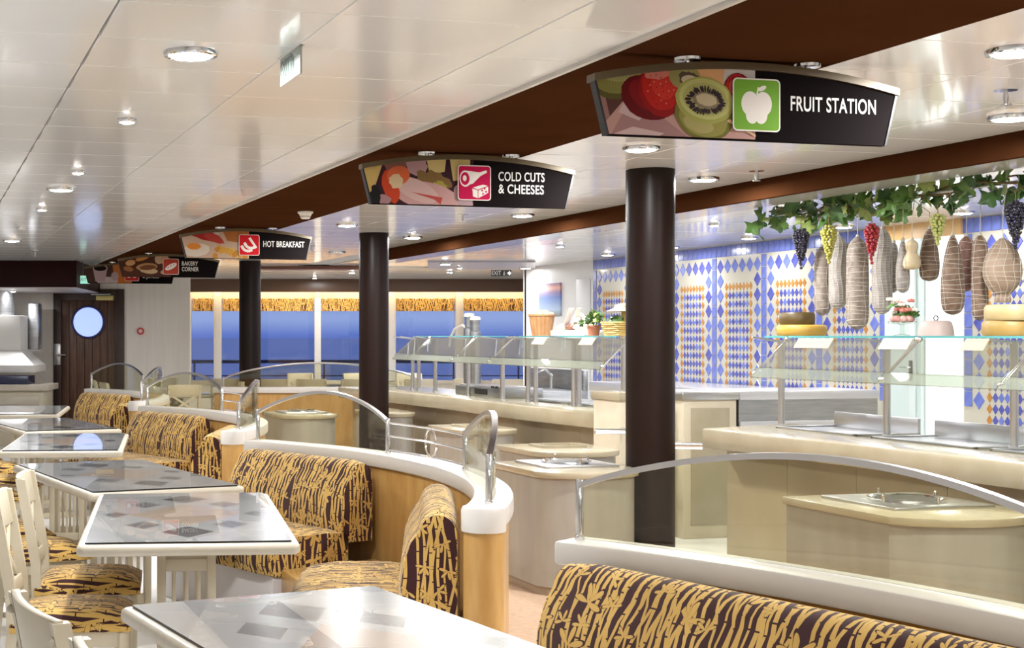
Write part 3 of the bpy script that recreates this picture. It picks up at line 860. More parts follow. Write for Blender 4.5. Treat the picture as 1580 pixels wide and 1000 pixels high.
def draw_bread(p):
    p.poly([(-.7, 2.1), (.1, 2.1), (.1, 2.6), (-.7, 2.6)], (.09, .03, .015))
    for x, z, rx, rz, rot, c in ((.06, .85, .10, .03, 15, (.62, .28, .09)), (.12, .62, .06, .035, 10, (.68, .36, .15)), (.24, .85, .09, .032, 22, (.72, .30, .08)), (.28, .45, .13, .045, 5, (.55, .30, .13)), (.30, .28, .11, .035, -5, (.70, .50, .28)), (.29, .42, .10, .03, 5, (.22, .08, .03)), (.40, .80, .05, .06, 0, (.72, .48, .30)), (.46, .75, .05, .06, 0, (.66, .40, .22)), (.1, .35, .06, .03, -10, (.36, .14, .05)), (.47, .25, .07, .03, 10, (.60, .36, .2))):
        p.ell(*fr(x, z), rx, rz, c, rot, 20, .03)
def draw_juice(p):
    p.poly([(-.7, 2.1), (.1, 2.1), (.1, 2.6), (-.7, 2.6)], (.10, .05, .04))
    p.poly([fr(.33, 0), fr(.53, 0), fr(.53, 1.1), fr(.30, 1.1)], (.78, .24, .05)); p.ell(*fr(.25, .1), .14, .06, (.75, .62, .60)); p.ell(*fr(.33, .35), .05, .06, (.62, .46, .46))
    p.poly([fr(.09, .75), fr(.25, .75), fr(.22, .08), fr(.12, .08)], (.60, .42, .44)); p.ell(*fr(.17, .75), .10, .05, (.70, .52, .54)); p.ell(*fr(.17, .74), .085, .038, (.015, .008, .006))
WI = (.80, .76, .70)
def badge(ic, x0, z0, x1, z1, col):
    ic.rrect(x0, z0, x1, z1, .018, WI); ic.rrect(x0+.005, z0+.005, x1-.005, z1-.005, .014, col)
def icon_apple(ic, x0, z0, x1, z1):
    badge(ic, x0, z0, x1, z1, (.16, .36, .035)); cx, cz = (x0+x1)/2, (z0+z1)/2 - .008
    ic.ell(cx-.026, cz+.012, .036, .044, WI); ic.ell(cx+.026, cz+.012, .036, .044, WI); ic.ell(cx-.018, cz-.026, .026, .034, WI); ic.ell(cx+.018, cz-.026, .026, .034, WI); ic.ell(cx, cz-.005, .04, .04, WI)
    ic.poly([(cx-.002, cz+.045), (cx+.004, cz+.045), (cx+.010, cz+.072), (cx+.004, cz+.072)], WI); ic.ell(cx+.022, cz+.068, .018, .008, WI, 25)
def icon_ham(ic, x0, z0, x1, z1):
    R_ = (.50, .008, .07); badge(ic, x0, z0, x1, z1, R_); cx, cz = (x0+x1)/2, (z0+z1)/2
    ic.poly([(cx-.06, cz+.066), (cx+.03, cz+.058), (cx+.07, cz+.07), (cx+.074, cz+.058), (cx+.035, cz+.038), (cx-.01, cz-.005), (cx-.06, cz-.018)], WI)
    ic.ell(cx-.052, cz+.022, .034, .044, WI); ic.ell(cx-.054, cz+.022, .026, .035, R_); ic.ell(cx-.056, cz+.024, .011, .016, WI)
    ic.poly([(cx-.012, cz-.03), (cx+.02, cz-.04), (cx+.02, cz-.082), (cx-.008, cz-.074)], WI); ic.poly([(cx+.024, cz-.04), (cx+.08, cz-.018), (cx+.08, cz-.052), (cx+.024, cz-.082)], WI); ic.poly([(cx-.008, cz-.025), (cx+.05, cz-.008), (cx+.078, cz-.014), (cx+.02, cz-.036)], WI)
    for a, b in ((.045, -.04), (.06, -.03), (.05, -.058), (.068, -.046)): ic.ell(cx+a, cz+b, .005, .006, R_, n=10)
def icon_bacon(ic, x0, z0, x1, z1):
    badge(ic, x0, z0, x1, z1, (.55, .012, .02)); cx, cz = (x0+x1)/2, (z0+z1)/2
    for ox, oz, k in ((-.045, -.035, 0), (-.018, -.008, 0)):
        for a in range(7):
            an = math.radians(200 + a * 16); ic.ell(cx+ox+.035+.06*math.cos(an), cz+oz+.04+.06*math.sin(an), .015, .013, WI, n=12)
    ic.poly([(cx-.01, cz+.06), (cx+.012, cz+.072), (cx+.075, cz-.02), (cx+.06, cz-.032)], WI)
def icon_loaf(ic, x0, z0, x1, z1):
    R_ = (.42, .05, .025); badge(ic, x0, z0, x1, z1, R_); cx, cz = (x0+x1)/2, (z0+z1)/2
    ic.ell(cx, cz, .078, .030, WI, 28)
    for k in (-.035, 0, .035): ic.ell(cx+k, cz+k*.5+.008, .005, .013, R_, -35, 10)
def icon_cups(ic, x0, z0, x1, z1):
    badge(ic, x0, z0, x1, z1, (.55, .03, .025)); cx, cz = (x0+x1)/2, (z0+z1)/2 - .02
    for s_ in (-.04, .035): ic.poly([(cx+s_-.028, cz+.02), (cx+s_+.028, cz+.02), (cx+s_+.018, cz-.03), (cx+s_-.018, cz-.03)], WI)
station_sign(4.42, 'sign reading FRUIT STATION with kiwi photo and green apple badge', draw_fruit, icon_apple, ['FRUIT STATION'], .165, .522)
station_sign(7.05, 'sign reading COLD CUTS & CHEESES with magenta ham badge', draw_cold, icon_ham, ['COLD CUTS', '& CHEESES'], .165, (.437, .432))
station_sign(12.39, 'sign reading HOT BREAKFAST with egg and bacon photo', draw_hot, icon_bacon, ['HOT BREAKFAST'], .155, .545)
station_sign(16.5, 'sign reading BAKERY CORNER with bread loaves photo', draw_bread, icon_loaf, ['BAKERY', 'CORNER'], .155, (.352, .360))
station_sign(18.6, 'sign reading & JUICES with coffee cup photo, last along the beam', draw_juice, icon_cups, ['', '& JUICES'], .165, .39, xc=2.72)

# ------------------------------------------------------------------ exit signs
def exit_shapes(pr, w, h, ink):
    x = w * .44
    pr.ell(x + .018*w, h*.30, .035*w, .085*h, ink); pr.poly([(x-.03*w, h*.16), (x+.05*w, h*.16), (x+.03*w, -h*.1), (x-.04*w, -h*.1)], ink)
    pr.poly([(x-.04*w, -h*.1), (x+.03*w, -h*.1), (x+.09*w, -h*.34), (x+.05*w, -h*.36)], ink); pr.poly([(x-.04*w, -h*.1), (x+.0*w, -h*.1), (x-.05*w, -h*.36), (x-.10*w, -h*.34)], ink)
    pr.poly([(x+.05*w, h*.14), (x+.12*w, 0), (x+.10*w, -h*.04), (x+.03*w, h*.06)], ink)
ex = thing('exit_sign', 'translucent hanging exit sign below the white ceiling near the large downlight', 'sign', (1.26, 4.735, 2.45))
pm_ = mat('exit_plate_pale', (.42, .46, .43), .4)
MB().box(-.004, -.135, -.052, .004, .135, .048).build('plate', pm_, ex, bevel=.002)
MB().box(-.012, -.14, .046, .012, .14, .052).build('top_clip', M_plastic, ex)
ink_ = mat('exit_ink_grey', (.20, .26, .24), .4)
lettering('EXIT', .085, ink_, ex, (-.0055, .125, 0), (PI/2, 0, -PI/2), fit=.125)
pe = Print(None); exit_shapes(pe, .27, .10, (.2, .26, .24)); pe.poly([(.135+.0, .0), (.155, .03), (.155, -.03)], (.2, .26, .24))
o = pe.build('running_figure', ex, (-.0055, .10, 0)); o.rotation_euler = (0, 0, -PI/2)
c_ = D(773.5, 20.28)
ex2 = thing('exit_sign', 'small black exit sign with white arrow hanging near the sea windows', 'sign', (c_.x, c_.y, EYE + (CY - 421.5) / F * 20.28), -YAW)
MB().box(-.148, 0, -.045, .148, .02, .045).build('plate', M_black, ex2, bevel=.003)
lettering('EXIT', .085, WHITEINK, ex2, (-.138, -.001, 0), fit=.135)
pe = Print(None); exit_shapes(pe, .09, .085, WI); pe.poly([(.105-.02, 0), (.105+.02, .036), (.105+.02, .016), (.14, .016), (.14, -.016), (.125, -.016), (.125, -.036)], WI)
pe.build('running_figure', ex2, (0, -.0015, 0))
for sx in (-.1, .1): MB().tube([(sx, .01, .045), (sx, .01, .045 + (CEIL - ex2.location.z - .045))], .003, 6).build('hanger_rod', M_steel, ex2)
c_ = D(128, 18.9)
ex3 = thing('exit_sign', 'green lit exit sign hanging beside the maroon bulkhead', 'sign', (c_.x, c_.y, 2.26), -YAW)
MB().box(-.085, 0, -.055, .085, .03, .055).build('plate', mat('exit_green', (.2, .5, .4), .4, emit=(.40, .85, .68), estr=.6), ex3, bevel=.004)
lettering('EXIT', .06, WHITEINK, ex3, (-.06, -.001, 0), fit=.11)
MB().tube([(0, .015, .055), (0, .015, .24)], .004, 6).build('hanger_rod', M_steel, ex3)

# ------------------------------------------------------------------ dining tables
TW, TL, TZ = .80, 1.60, .76
def rrect_poly(w, l, r, n=4):
    pts = []
    for sx, sy, a0 in ((1, 1, 0), (-1, 1, 90), (-1, -1, 180), (1, -1, 270)):
        for k in range(n + 1):
            a = math.radians(a0 + 90 * k / n)
            pts.append((sx*(w/2 - r) + r*math.cos(a), sy*(l/2 - r) + r*math.sin(a)))
    return pts
edge_me = MB().prism(rrect_poly(TW, TL, .03), TZ - .046, TZ - .004).mesh('table_edge', M_lwood, bevel=.016, seg=4, smooth=60)
gl = MB()
g4 = rrect_poly(TW - .06, TL - .06, .008, 2); n = len(g4)
gl.add([(x, y, TZ - .006) for x, y in g4] + [(x, y, TZ + .003) for x, y in g4], [tuple(range(n, 2*n))])
gl.add([(x, y, TZ - .006) for x, y in g4] + [(x, y, TZ + .003) for x, y in g4], [(k, (k+1) % n, n+(k+1) % n, n+k) for k in range(n)], mi=1)
glass_me = gl.mesh('glass_top', [M_ttop, M_black], smooth=0)
ap_me = MB().box(-.12, -.30, TZ - .10, .12, .30, TZ - .044).mesh('apron', M_lwood, bevel=.004)
post_me = MB().box(-.018, -.018, .04, .018, .018, TZ - .09).mesh('pedestal_post', M_cream, bevel=.004)
slat_me = MB().box(-.008, -.006, .12, .008, .006, TZ - .17).mesh('slat', M_cream, bevel=.002)
rail_me = MB().box(-.10, -.010, -.025, .10, .010, .025).mesh('pedestal_rail', M_cream, bevel=.003)
foot_me = MB().box(-.17, -.24, 0, .17, .24, .045).mesh('foot_plate', M_cream, bevel=.012)
def table(x, y, rot, label):
    t = thing('dining_table', label, 'table', (x, y, 0), math.radians(rot), 'glass topped dining tables in a row')
    link('table_edge', edge_me, t); link('glass_top', glass_me, t); link('apron', ap_me, t); link('foot_plate', foot_me, t)
    for sx in (-1, 1):
        for sy in (-1, 1): link('pedestal_post', post_me, t, (sx*.10, sy*.16, 0))
    for sy in (-1, 1):
        for z in (.12, TZ - .18): link('pedestal_rail', rail_me, t, (0, sy*.16, z))
        for k in range(3): link('slat', slat_me, t, (-.05 + k*.05, sy*.16, 0))
    return t
TABLES = [(1.045, 3.09, 9.0), (1.06, 5.67, -9.8), (1.03, 7.42, 9.2), (1.00, 9.81, -9.8), (1.03, 11.78, 9.2), (1.0, 14.1, -9.8)]
for k, (x, y, r) in enumerate(TABLES):
    table(x, y, r, ['glass topped cream table closest to the first bamboo banquette and glass screen', 'glass topped cream table square before the corner banquette seat', 'angled glass topped cream table touching the second banquette back',
                    'glass topped cream table reflecting the round porthole', 'angled glass topped cream table before the furthest banquette', 'glass topped cream table nearest the galley counter'][k])

# ------------------------------------------------------------------ dining chairs (faces +x, origin under the seat centre)
def chair_parts(t):
    for s in (-1, 1):
        MB().tube([(.19, s*.185, 0), (.19, s*.185, .41)], [.017, .022], 4).build('front_leg', M_cream, t, smooth=0)
        p = MB()
        path = [(-.245, 0), (-.20, .42), (-.205, .55), (-.245, .78), (-.268, .90)]
        for (x0, z0), (x1, z1) in zip(path[:-1], path[1:]):
            p.hexa([(x0-.02, s*.195-.016, z0), (x0+.02, s*.195-.016, z0), (x0+.02, s*.195+.016, z0), (x0-.02, s*.195+.016, z0),
                    (x1-.02, s*.195-.016, z1), (x1+.02, s*.195-.016, z1), (x1+.02, s*.195+.016, z1), (x1-.02, s*.195+.016, z1)])
        po = p.build('back_post', M_cream, t, smooth=0)
        MB().sphere((-.283, s*.195, .86), .011, 10, 6).build('knob', M_lwood, po)
        MB().box(-.18, s*.185-.011, .355, .18, s*.185+.011, .42).build('side_apron', M_cream, t, bevel=.003)
        MB().box(-.20, s*.185-.009, .16, .18, s*.185+.009, .185).build('stretcher', M_cream, t, bevel=.003)
    for x in (-.19, .19): MB().box(x-.011, -.175, .355, x+.011, .175, .42).build('apron', M_cream, t, bevel=.003)
    def bow(z0, z1, x0, x1, dep, th, nm):
        mb = MB(); n = 10; v = []
        for k in range(n + 1):
            y = -.2 + .4*k/n; b_ = dep * (1 - (2*k/n - 1)**2)
            v += [(x0 - b_ - th, y, z0), (x0 - b_ + th, y, z0), (x1 - b_ + th, y, z1), (x1 - b_ - th, y, z1)]
        fs = [(0, 1, 2, 3), (4*n+3, 4*n+2, 4*n+1, 4*n)]
        for k in range(n):
            for j in range(4): fs.append((4*k+j, 4*k+4+j, 4*k+4+(j+1) % 4, 4*k+(j+1) % 4))
        return mb.add(v, fs).build(nm, M_cream, t, bevel=.003)
    bow(.77, .905, -.245, -.272, .022, .011, 'top_rail')
    bow(.52, .57, -.205, -.215, .012, .010, 'lower_rail')
    for s in (-1, 1): MB().bar((-.222, -s*.17, .56), (-.255, s*.17, .78), .026, .012, up=(1, 0, 0)).build('cross_slat', M_cream, t, smooth=0)
    # padded seat
    mb = MB(); N = 12; v = []; uv = {}
    for i in range(N + 1):
        for j in range(N + 1):
            x, y = -.21 + .44*i/N, -.215 + .43*j/N
            e_ = (1 - abs(2*i/N - 1)**4) * (1 - abs(2*j/N - 1)**4)
            v.append((x, y, .445 + .05 * e_ ** .6))
    nT = len(v)
    v += [(-.21 + .44*i/N, -.215 + .43*j/N, .415) for i in range(N + 1) for j in range(N + 1)]
    fs, us = [], []
    idx = lambda i, j: i*(N+1) + j
    for i in range(N):
        for j in range(N):
            q = [idx(i, j), idx(i+1, j), idx(i+1, j+1), idx(i, j+1)]
            fs.append(tuple(q)); us.append([(v[a][1], v[a][0]) for a in q])
            q2 = [a + nT for a in reversed(q)]
            fs.append(tuple(q2)); us.append([(v[a][1], v[a][0]) for a in q2])
    for i in range(N):
        for a, b, f_ in ((idx(i, 0), idx(i+1, 0), 1), (idx(i+1, N), idx(i, N), 1), (idx(N, i), idx(N, i+1), 0), (idx(0, i+1), idx(0, i), 0)):
            q = [a + nT, b + nT, b, a]
            fs.append(tuple(q)); us.append([(v[w][2]*1.0 + .3, v[w][0]) if f_ else (v[w][1], v[w][2]) for w in q])
    mb.add(v, fs, us)
    mb.build('seat_cushion', M_fab, t, smooth=50)
CH = None
def chair(x, y, rot, label, group='cream dining chairs at the tables'):
    global CH
    if CH is None:
        CH = thing('dining_chair', label, 'chair', (x, y, 0), math.radians(rot), group); chair_parts(CH); return CH
    return dup(CH, (x, y, 0), math.radians(rot), label, group)
chair(.515, 3.17, 9, 'cream wooden chair at the first banquette table, farther from the aisle end')
chair(.600, 2.62, 9, 'cream wooden chair pushed in at the outer end of the first table')
chair(.555, 5.33, -10, 'cream chair with bamboo seat at the near side of the square set table')
chair(.700, 6.05, -10, 'cream chair with bamboo seat at the far side of the square set table')
chair(.545, 6.95, 9, 'cream chair with bamboo seat at the near end of the angled second table')
chair(.435, 7.62, 9, 'cream chair with bamboo seat at the far end of the angled second table')
for k, (x, y, r) in enumerate(((.50, 9.5, -10), (.62, 10.2, -10), (.545, 11.3, 9), (.435, 11.98, 9))):
    chair(x, y, r, 'cream dining chair along the tables further down the row', 'cream chairs further down the row')

# ------------------------------------------------------------------ booth dividers, banquettes and glass screens
RC, CXD = 3.15, -.71                            # inner edge of the ledge: circle about (CXD, cy)
def arc(R, a, cy): return (CXD + R*math.cos(a), cy + R*math.sin(a))
def sector(R0, R1, a0, a1, cy, n=28):
    return [arc(R1, a0 + (a1-a0)*k/n, cy) for k in range(n + 1)] + [arc(R0, a1 + (a0-a1)*k/n, cy) for k in range(n + 1)]
AN0, AN1 = math.radians(-31.2), math.radians(33.2)
def divider(cy, label):
    c = thing('booth_divider', label, 'divider', (0, 0, 0), 0, 'curved booth dividers')
    MB().prism(sector(RC+.02, RC+.14, AN0, AN1, cy), 0, .79).build('veneer_wall', M_honey, c, smooth=30)
    MB().prism(sector(RC, RC+.16, AN0, AN1 + .01, cy), .788, .86).build('white_ledge', M_ledge, c, bevel=.010, smooth=35)
    e0 = arc(RC+.08, AN0 - .012, cy)
    MB().lathe([(.076, 0), (.076, .775)], 40, c=(e0[0], e0[1], 0)).build('end_post', M_honey, c)
    MB().lathe([(.083, .772), (.084, .78), (.084, .850), (.078, .862)], 40, c=(e0[0], e0[1], 0)).build('post_cap', M_ledge, c)
    return c
def glass_h(t): return .165 + .14 * math.sin(PI * t) ** .85
def screen(cy, a0, a1, label, R=RC + .085):
    s = thing('glass_screen', label, 'glass screen', (*arc(R, a0, cy), .86), 0, 'arched glass screens on the dividers')
    ox, oy = arc(R, a0, cy); N = 22
    mb = MB(); th = .005
    v = []
    for k in range(N + 1):
        a = a0 + (a1-a0)*k/N; h = glass_h(k/N)
        for r_ in (R - th, R + th):
            x, y = arc(r_, a, cy); v += [(x-ox, y-oy, .004), (x-ox, y-oy, h)]
    fs = []
    for k in range(N):
        o_, p_ = 4*k, 4*k + 4
        fs += [(o_, p_, p_+1, o_+1), (o_+2, o_+3, p_+3, p_+2), (o_+1, p_+1, p_+3, o_+3), (o_, o_+2, p_+2, p_)]
    fs += [(0, 1, 3, 2), (4*N, 4*N+2, 4*N+3, 4*N+1)]
    mb.add(v, fs).build('glass_pane', M_screen, s, smooth=20)
    top = []
    for k in range(N + 1):
        a = a0 + (a1-a0)*k/N; x, y = arc(R, a, cy); top.append((x-ox, y-oy, glass_h(k/N)))
    rl = MB(); v = []; fs = []
    for k in range(N + 1):
        a = a0 + (a1-a0)*k/N; h = glass_h(k/N)
        for r_, dz in ((R-.012, -.004), (R+.012, -.004), (R+.012, .014), (R-.012, .014)):
            x, y = arc(r_, a, cy); v.append((x-ox, y-oy, h + dz))
    for k in range(N):
        for j in range(4): fs.append((4*k+j, 4*k+4+j, 4*k+4+(j+1) % 4, 4*k+(j+1) % 4))
    fs += [(0, 1, 2, 3), (4*N+3, 4*N+2, 4*N+1, 4*N)]
    rl.add(v, fs).build('arched_rail', M_bsteel, s, smooth=40)
    for a, q in ((a0, 0), (a1, N)):
        x, y = arc(R, a, cy)
        MB().lathe([(.016, -.005), (.016, .012), (.0125, .014), (.0125, .185), (.009, .19)], 16, c=(x-ox, y-oy, 0)).build('chrome_post', M_chrome, s)
    return s
def ring_rail(cy, a0, a1, label, R=RC + .085):
    ox, oy = arc(R, (a0+a1)/2, cy)
    s = thing('ring_rail', label, 'rail', (ox, oy, .86), 0, 'chrome ring rails on the dividers')
    for z in (.02, .095, .165):
        MB().tube([(arc(R, a0 + (a1-a0)*k/8, cy)[0]-ox, arc(R, a0 + (a1-a0)*k/8, cy)[1]-oy, z) for k in range(9)], .0055, 6).build('rail_bar', M_chrome, s)
    am = (a0+a1)/2; tx, ty = -math.sin(am), math.cos(am)
    MB().tube([(tx*.07*math.cos(2*PI*k/28), ty*.07*math.cos(2*PI*k/28), .093 + .07*math.sin(2*PI*k/28)) for k in range(28)], .006, 6, closed=True).build('ring', M_chrome, s)
    return s
def cushion(L, prof, nm, parent, x0=0, bulge=.012):
    """upholstered roll: profile (y, z) swept along local x, printed cloth mapped in metres"""
    N = 14; n = len(prof)
    acc = [0]
    for a, b in zip(prof[:-1], prof[1:]): acc.append(acc[-1] + math.hypot(b[0]-a[0], b[1]-a[1]))
    cyy = sum(p[0] for p in prof)/n; czz = sum(p[1] for p in prof)/n
    v, fs, us = [], [], []
    for i in range(N + 1):
        t = i/N; x = x0 + L*t
        e_ = min(t, 1-t) * L
        k = 1 if e_ > .05 else .90 + .10 * math.sqrt(max(0, 1 - (1 - e_/.05)**2))
        for y, z in prof: v.append((x, cyy + (y-cyy)*k, czz + (z-czz)*k if z > czz else z))
    for i in range(N):
        for j in range(n - 1):
            q = [i*n+j, i*n+j+1, (i+1)*n+j+1, (i+1)*n+j]
            fs.append(tuple(q)); us.append([(v[a][0], acc[j + (1 if m in (1, 2) else 0)]) for m, a in enumerate(q)])
        q = [i*n+n-1, i*n, (i+1)*n, (i+1)*n+n-1]; fs.append(tuple(q)); us.append([(v[a][0], 0) for a in q])
    for i, rev in ((0, False), (N, True)):
        q = [i*n + j for j in range(n)]
        if not rev: q = q[::-1]
        fs.append(tuple(q)); us.append([(v[a][1] * 1.0 + 5, v[a][2]) for a in q])
    mb = MB().add(v, fs, us)
    o = mb.build(nm, M_fab, parent, smooth=50)
    bm = bmesh.new(); bm.from_mesh(o.data); bmesh.ops.recalc_face_normals(bm, faces=bm.faces); bm.to_mesh(o.data); bm.free()
    o.data.set_sharp_from_angle(angle=math.radians(50))
    return o
BACK = [(-.02, .40), (-.02, .74)] + [(-.10 + .08*math.cos(math.radians(a)), .745 + .085*math.sin(math.radians(a))) for a in range(10, 171, 20)] + [(-.215, .71), (-.245, .63), (-.256, .54), (-.25, .46), (-.23, .40)]
SEAT = [(-.16, .30), (-.16, .455), (-.30, .472), (-.56, .468), (-.67, .45), (-.715, .42), (-.735, .37), (-.735, .32), (-.72, .275), (-.68, .262), (-.3, .262)]
def banquette(pf, pn, label):
    """pf, pn: far and near ends of the chord on the divider wall"""
    pf, pn = Vector(pf), Vector(pn)
    L = (pn - pf).length; ang = math.atan2(pn.y - pf.y, pn.x - pf.x)
    b = thing('banquette', label, 'banquette', (pf.x, pf.y, 0), ang, 'bamboo print banquettes')
    cushion(L, BACK, 'backrest', b); cushion(L, SEAT, 'seat', b)
    MB().box(.01, -.68, 0, L-.01, -.02, .265).build('plinth', M_lilac, b, bevel=.003)
    return b
def wpt(a, cy, R=RC + .0): return arc(R, math.radians(a), cy)
BAYS = [(2.24, 'fruit station'), (6.55, 'cold cuts'), (10.86, 'hot breakfast'), (15.17, 'far')]
LB = ['nearest the fruit kiosk', 'ending in the wooden post before the pale kiosks', 'below the dark column of the breakfast sign', 'beside the dark porthole door']
for k, (cy, nm) in enumerate(BAYS):
    divider(cy, 'curved honey wood divider with white ledge ' + LB[k])
    A0, A1 = math.radians(11.5 if k else 4.5), math.radians(33.0)
    AN = 11.0 if k else 0.5
    screen(cy, A0, A1, 'arched glass screen on divider ' + LB[k])
    screen(cy, math.radians(-30.0), math.radians(-6.3), 'arched glass screen, post end of divider ' + LB[k])
    ring_rail(cy, math.radians(-6.0), A0 - .005, 'chrome ring rail on divider ' + LB[k])
    banquette(wpt(31.0, cy), wpt(AN, cy), 'bamboo banquette on divider ' + LB[k])
    bq = banquette(wpt(-10.5, cy), wpt(-30.5, cy), 'bamboo banquette at post end of divider ' + LB[k])
    # wooden filler shelf between the two seats
    def end_line(pf, pn, at, sgn):
        pf, pn = Vector(pf), Vector(pn); t_ = (pn - pf).normalized(); i_ = Vector((t_.y, -t_.x))
        p_ = at + t_ * sgn
        return p_ + i_ * .02, p_ + i_ * .64
    a_, b_ = end_line(wpt(31.0, cy), wpt(AN, cy), Vector(wpt(AN, cy)), .012)
    c_, d_ = end_line(wpt(-10.5, cy), wpt(-30.5, cy), Vector(wpt(-10.5, cy)), -.012)
    mid = [a_, b_, d_, c_]
    tag(MB().prism(mid, 0, .30).build('corner_box', M_honey, bevel=.004), 'honey wood corner box on divider ' + LB[k], 'box', 'corner boxes between banquettes')

# ------------------------------------------------------------------ pale serving kiosks before the counters
def kiosk_poly(x0, x1, y0, y1, bow=.20, n=14):
    pts = [(x0, y1), (x0, y0 + .05)]
    for k in range(n + 1):
        t = k / n; pts.append((x0 + (x1-x0)*t, y0 + .05 - bow * math.sin(PI*t) ** .6))
    pts += [(x1, y0 + .05), (x1, y1)]
    out = []
    for p in pts:
        if not out or math.hypot(p[0]-out[-1][0], p[1]-out[-1][1]) > 1e-4: out.append(p)
    return out[::-1]
def kiosk(x0, x1, y0, y1, label, top='plate', H=.72):
    cx, cy = (x0+x1)/2, (y0+y1)/2
    k = thing('serving_kiosk', label, 'kiosk', (cx, cy, 0), 0, 'pale serving kiosks')
    w, l = (x1-x0)/2, (y1-y0)/2
    MB().prism(kiosk_poly(-w+.03, w-.03, -l+.03, l-.02), .0, .06).build('kick_board', mat('kick_tan', (.30, .24, .18), .5), k)
    MB().prism(kiosk_poly(-w+.02, w-.02, -l+.02, l-.01), .055, H-.035).build('body', M_kiosk, k, smooth=30)
    MB().prism(kiosk_poly(-w, w, -l, l), H-.038, H).build('worktop', M_counter, k, bevel=.008, smooth=35)
    if top == 'plate':
        pl = MB().box(-w*.62, -l*.55, H-.002, w*.80, l*.75, H+.014).build('steel_frame', M_bsteel, k, bevel=.005)
        MB().lathe([(.02, 0), (w*.44, 0), (w*.46, .012), (w*.43, .012), (w*.40, .003), (.02, .003)], 32, c=(w*.08, l*.08, H+.014)).build('hot_plate_ring', M_chrome, pl)
        MB().lathe([(.01, .002), (w*.36, .002), (w*.36, .008), (.01, .008)], 32, c=(w*.08, l*.08, H+.014)).build('hot_plate', M_black, pl)
        for sx, sy in ((-.4, -.1), (.52, .1), (.08, .55), (.1, -.42)):
            MB().lathe([(.007, 0), (.007, .035), (.004, .038)], 10, c=(w*sx, l*sy, H+.012)).build('peg', M_chrome, pl)
    else:
        fr_ = MB()
        for a in ((-w*.5, -l*.35, w*.5, -l*.28), (-w*.5, l*.35, w*.5, l*.42), (-w*.5, -l*.28, -w*.43, l*.35), (w*.43, -l*.28, w*.5, l*.35)):
            fr_.box(a[0], a[1], H-.003, a[2], a[3], H+.018)
        fr_.build('well_rim', M_counter, k)
        MB().box(-w*.43, -l*.28, H-.002, w*.43, l*.35, H+.001).build('sunken_well', M_counter, k)
    return k
kiosk(3.42, 4.09, 7.36, 8.05, 'pale kiosk with round hot plate beside the nearest column')
kiosk(4.00, 4.66, 8.66, 9.30, 'pale kiosk with a sunken empty well in its cream top', 'well')
kiosk(4.30, 4.86, 10.80, 11.5, 'pale kiosk before the sneeze guard counter', 'well')
kiosk(4.45, 4.88, 13.36, 14.1, 'pale kiosk beyond the middle column', 'well')
kiosk(3.40, 4.02, 13.25, 13.95, 'pale kiosk with hot plate beside the middle column')
kiosk(4.05, 4.80, 5.13, 5.95, 'pale kiosk with hot plate seen behind the nearest glass screen')

# ------------------------------------------------------------------ buffet counters
def counter(name, label, front, depth, end_out=0, base_in=.18, H=.9, T=.125):
    """front: list of (x, y) along the guest edge"""
    c = thing(name, label, 'counter', (front[0][0], front[0][1], 0))
    ox, oy = front[0]
    fr_ = [(x-ox, y-oy) for x, y in front]
    bk = [(x + depth, y) for x, y in fr_]
    bk[-1] = (bk[-1][0], bk[-1][1] + end_out)
    MB().prism(fr_ + bk[::-1], H-T, H).build('worktop', M_counter, c, bevel=.012, smooth=35)
    n = len(fr_)
    for k in range(n - 1):
        a, b = fr_[k], fr_[k+1]
        m = max(1, int(round(math.hypot(a[0]-b[0], a[1]-b[1]) / .62)))
        for j in range(m):
            p = Vector(a).lerp(Vector(b), j/m); q = Vector(a).lerp(Vector(b), (j+1)/m)
            t_ = (q-p).normalized() * .002; p, q = p + t_, q - t_
            MB().prism([(p.x+base_in, p.y), (q.x+base_in, q.y), (q.x+base_in+.03, q.y), (p.x+base_in+.03, p.y)], .06, H-T).build('front_panel', M_cbase, c, bevel=.002)
    MB().prism([(x+base_in+.03, y) for x, y in fr_] + [(x-.03, y - (end_out * .06 if k == 0 else 0)) for k, (x, y) in enumerate(bk[::-1])], .0, H-T-.002).build('carcass', M_cbase, c)
    return c
c2 = counter('buffet_counter', 'long cream buffet counter under the hanging salamis', [(4.60, 2.6), (4.95, 4.3), (5.0, 5.44), (4.965, 6.85), (4.90, 8.06)], .88, .30)
c1 = counter('buffet_counter', 'long cream buffet counter between the columns with steel griddle', [(5.10, 9.80), (4.98, 11.06), (4.99, 12.73), (4.90, 14.22), (4.72, 15.6)], .95, 0)
# sunken steel wells of the near counter
for y0, y1, lb in ((5.06, 6.12, 'steel food well in the near counter, right of the middle guard post'), (6.22, 7.06, 'steel food well in the near counter below the guard'), (7.2, 8.0, 'shallow steel food well at the end of the near counter')):
    w_ = thing('food_well', lb, 'food well', (5.5, y0, .9), 0, 'steel food wells')
    L = y1 - y0
    f_ = MB(); f_.box(-.10, 0, 0, .36, .02, .012); f_.box(-.10, L-.02, 0, .36, L, .012); f_.box(-.10, 0, 0, -.08, L, .012); f_.box(.34, 0, 0, .36, L, .10)
    f_.build('rim', M_bsteel, w_, bevel=.003)
    MB().box(-.08, .02, -.001, .34, L-.02, .002).build('well_floor', M_steel, w_)
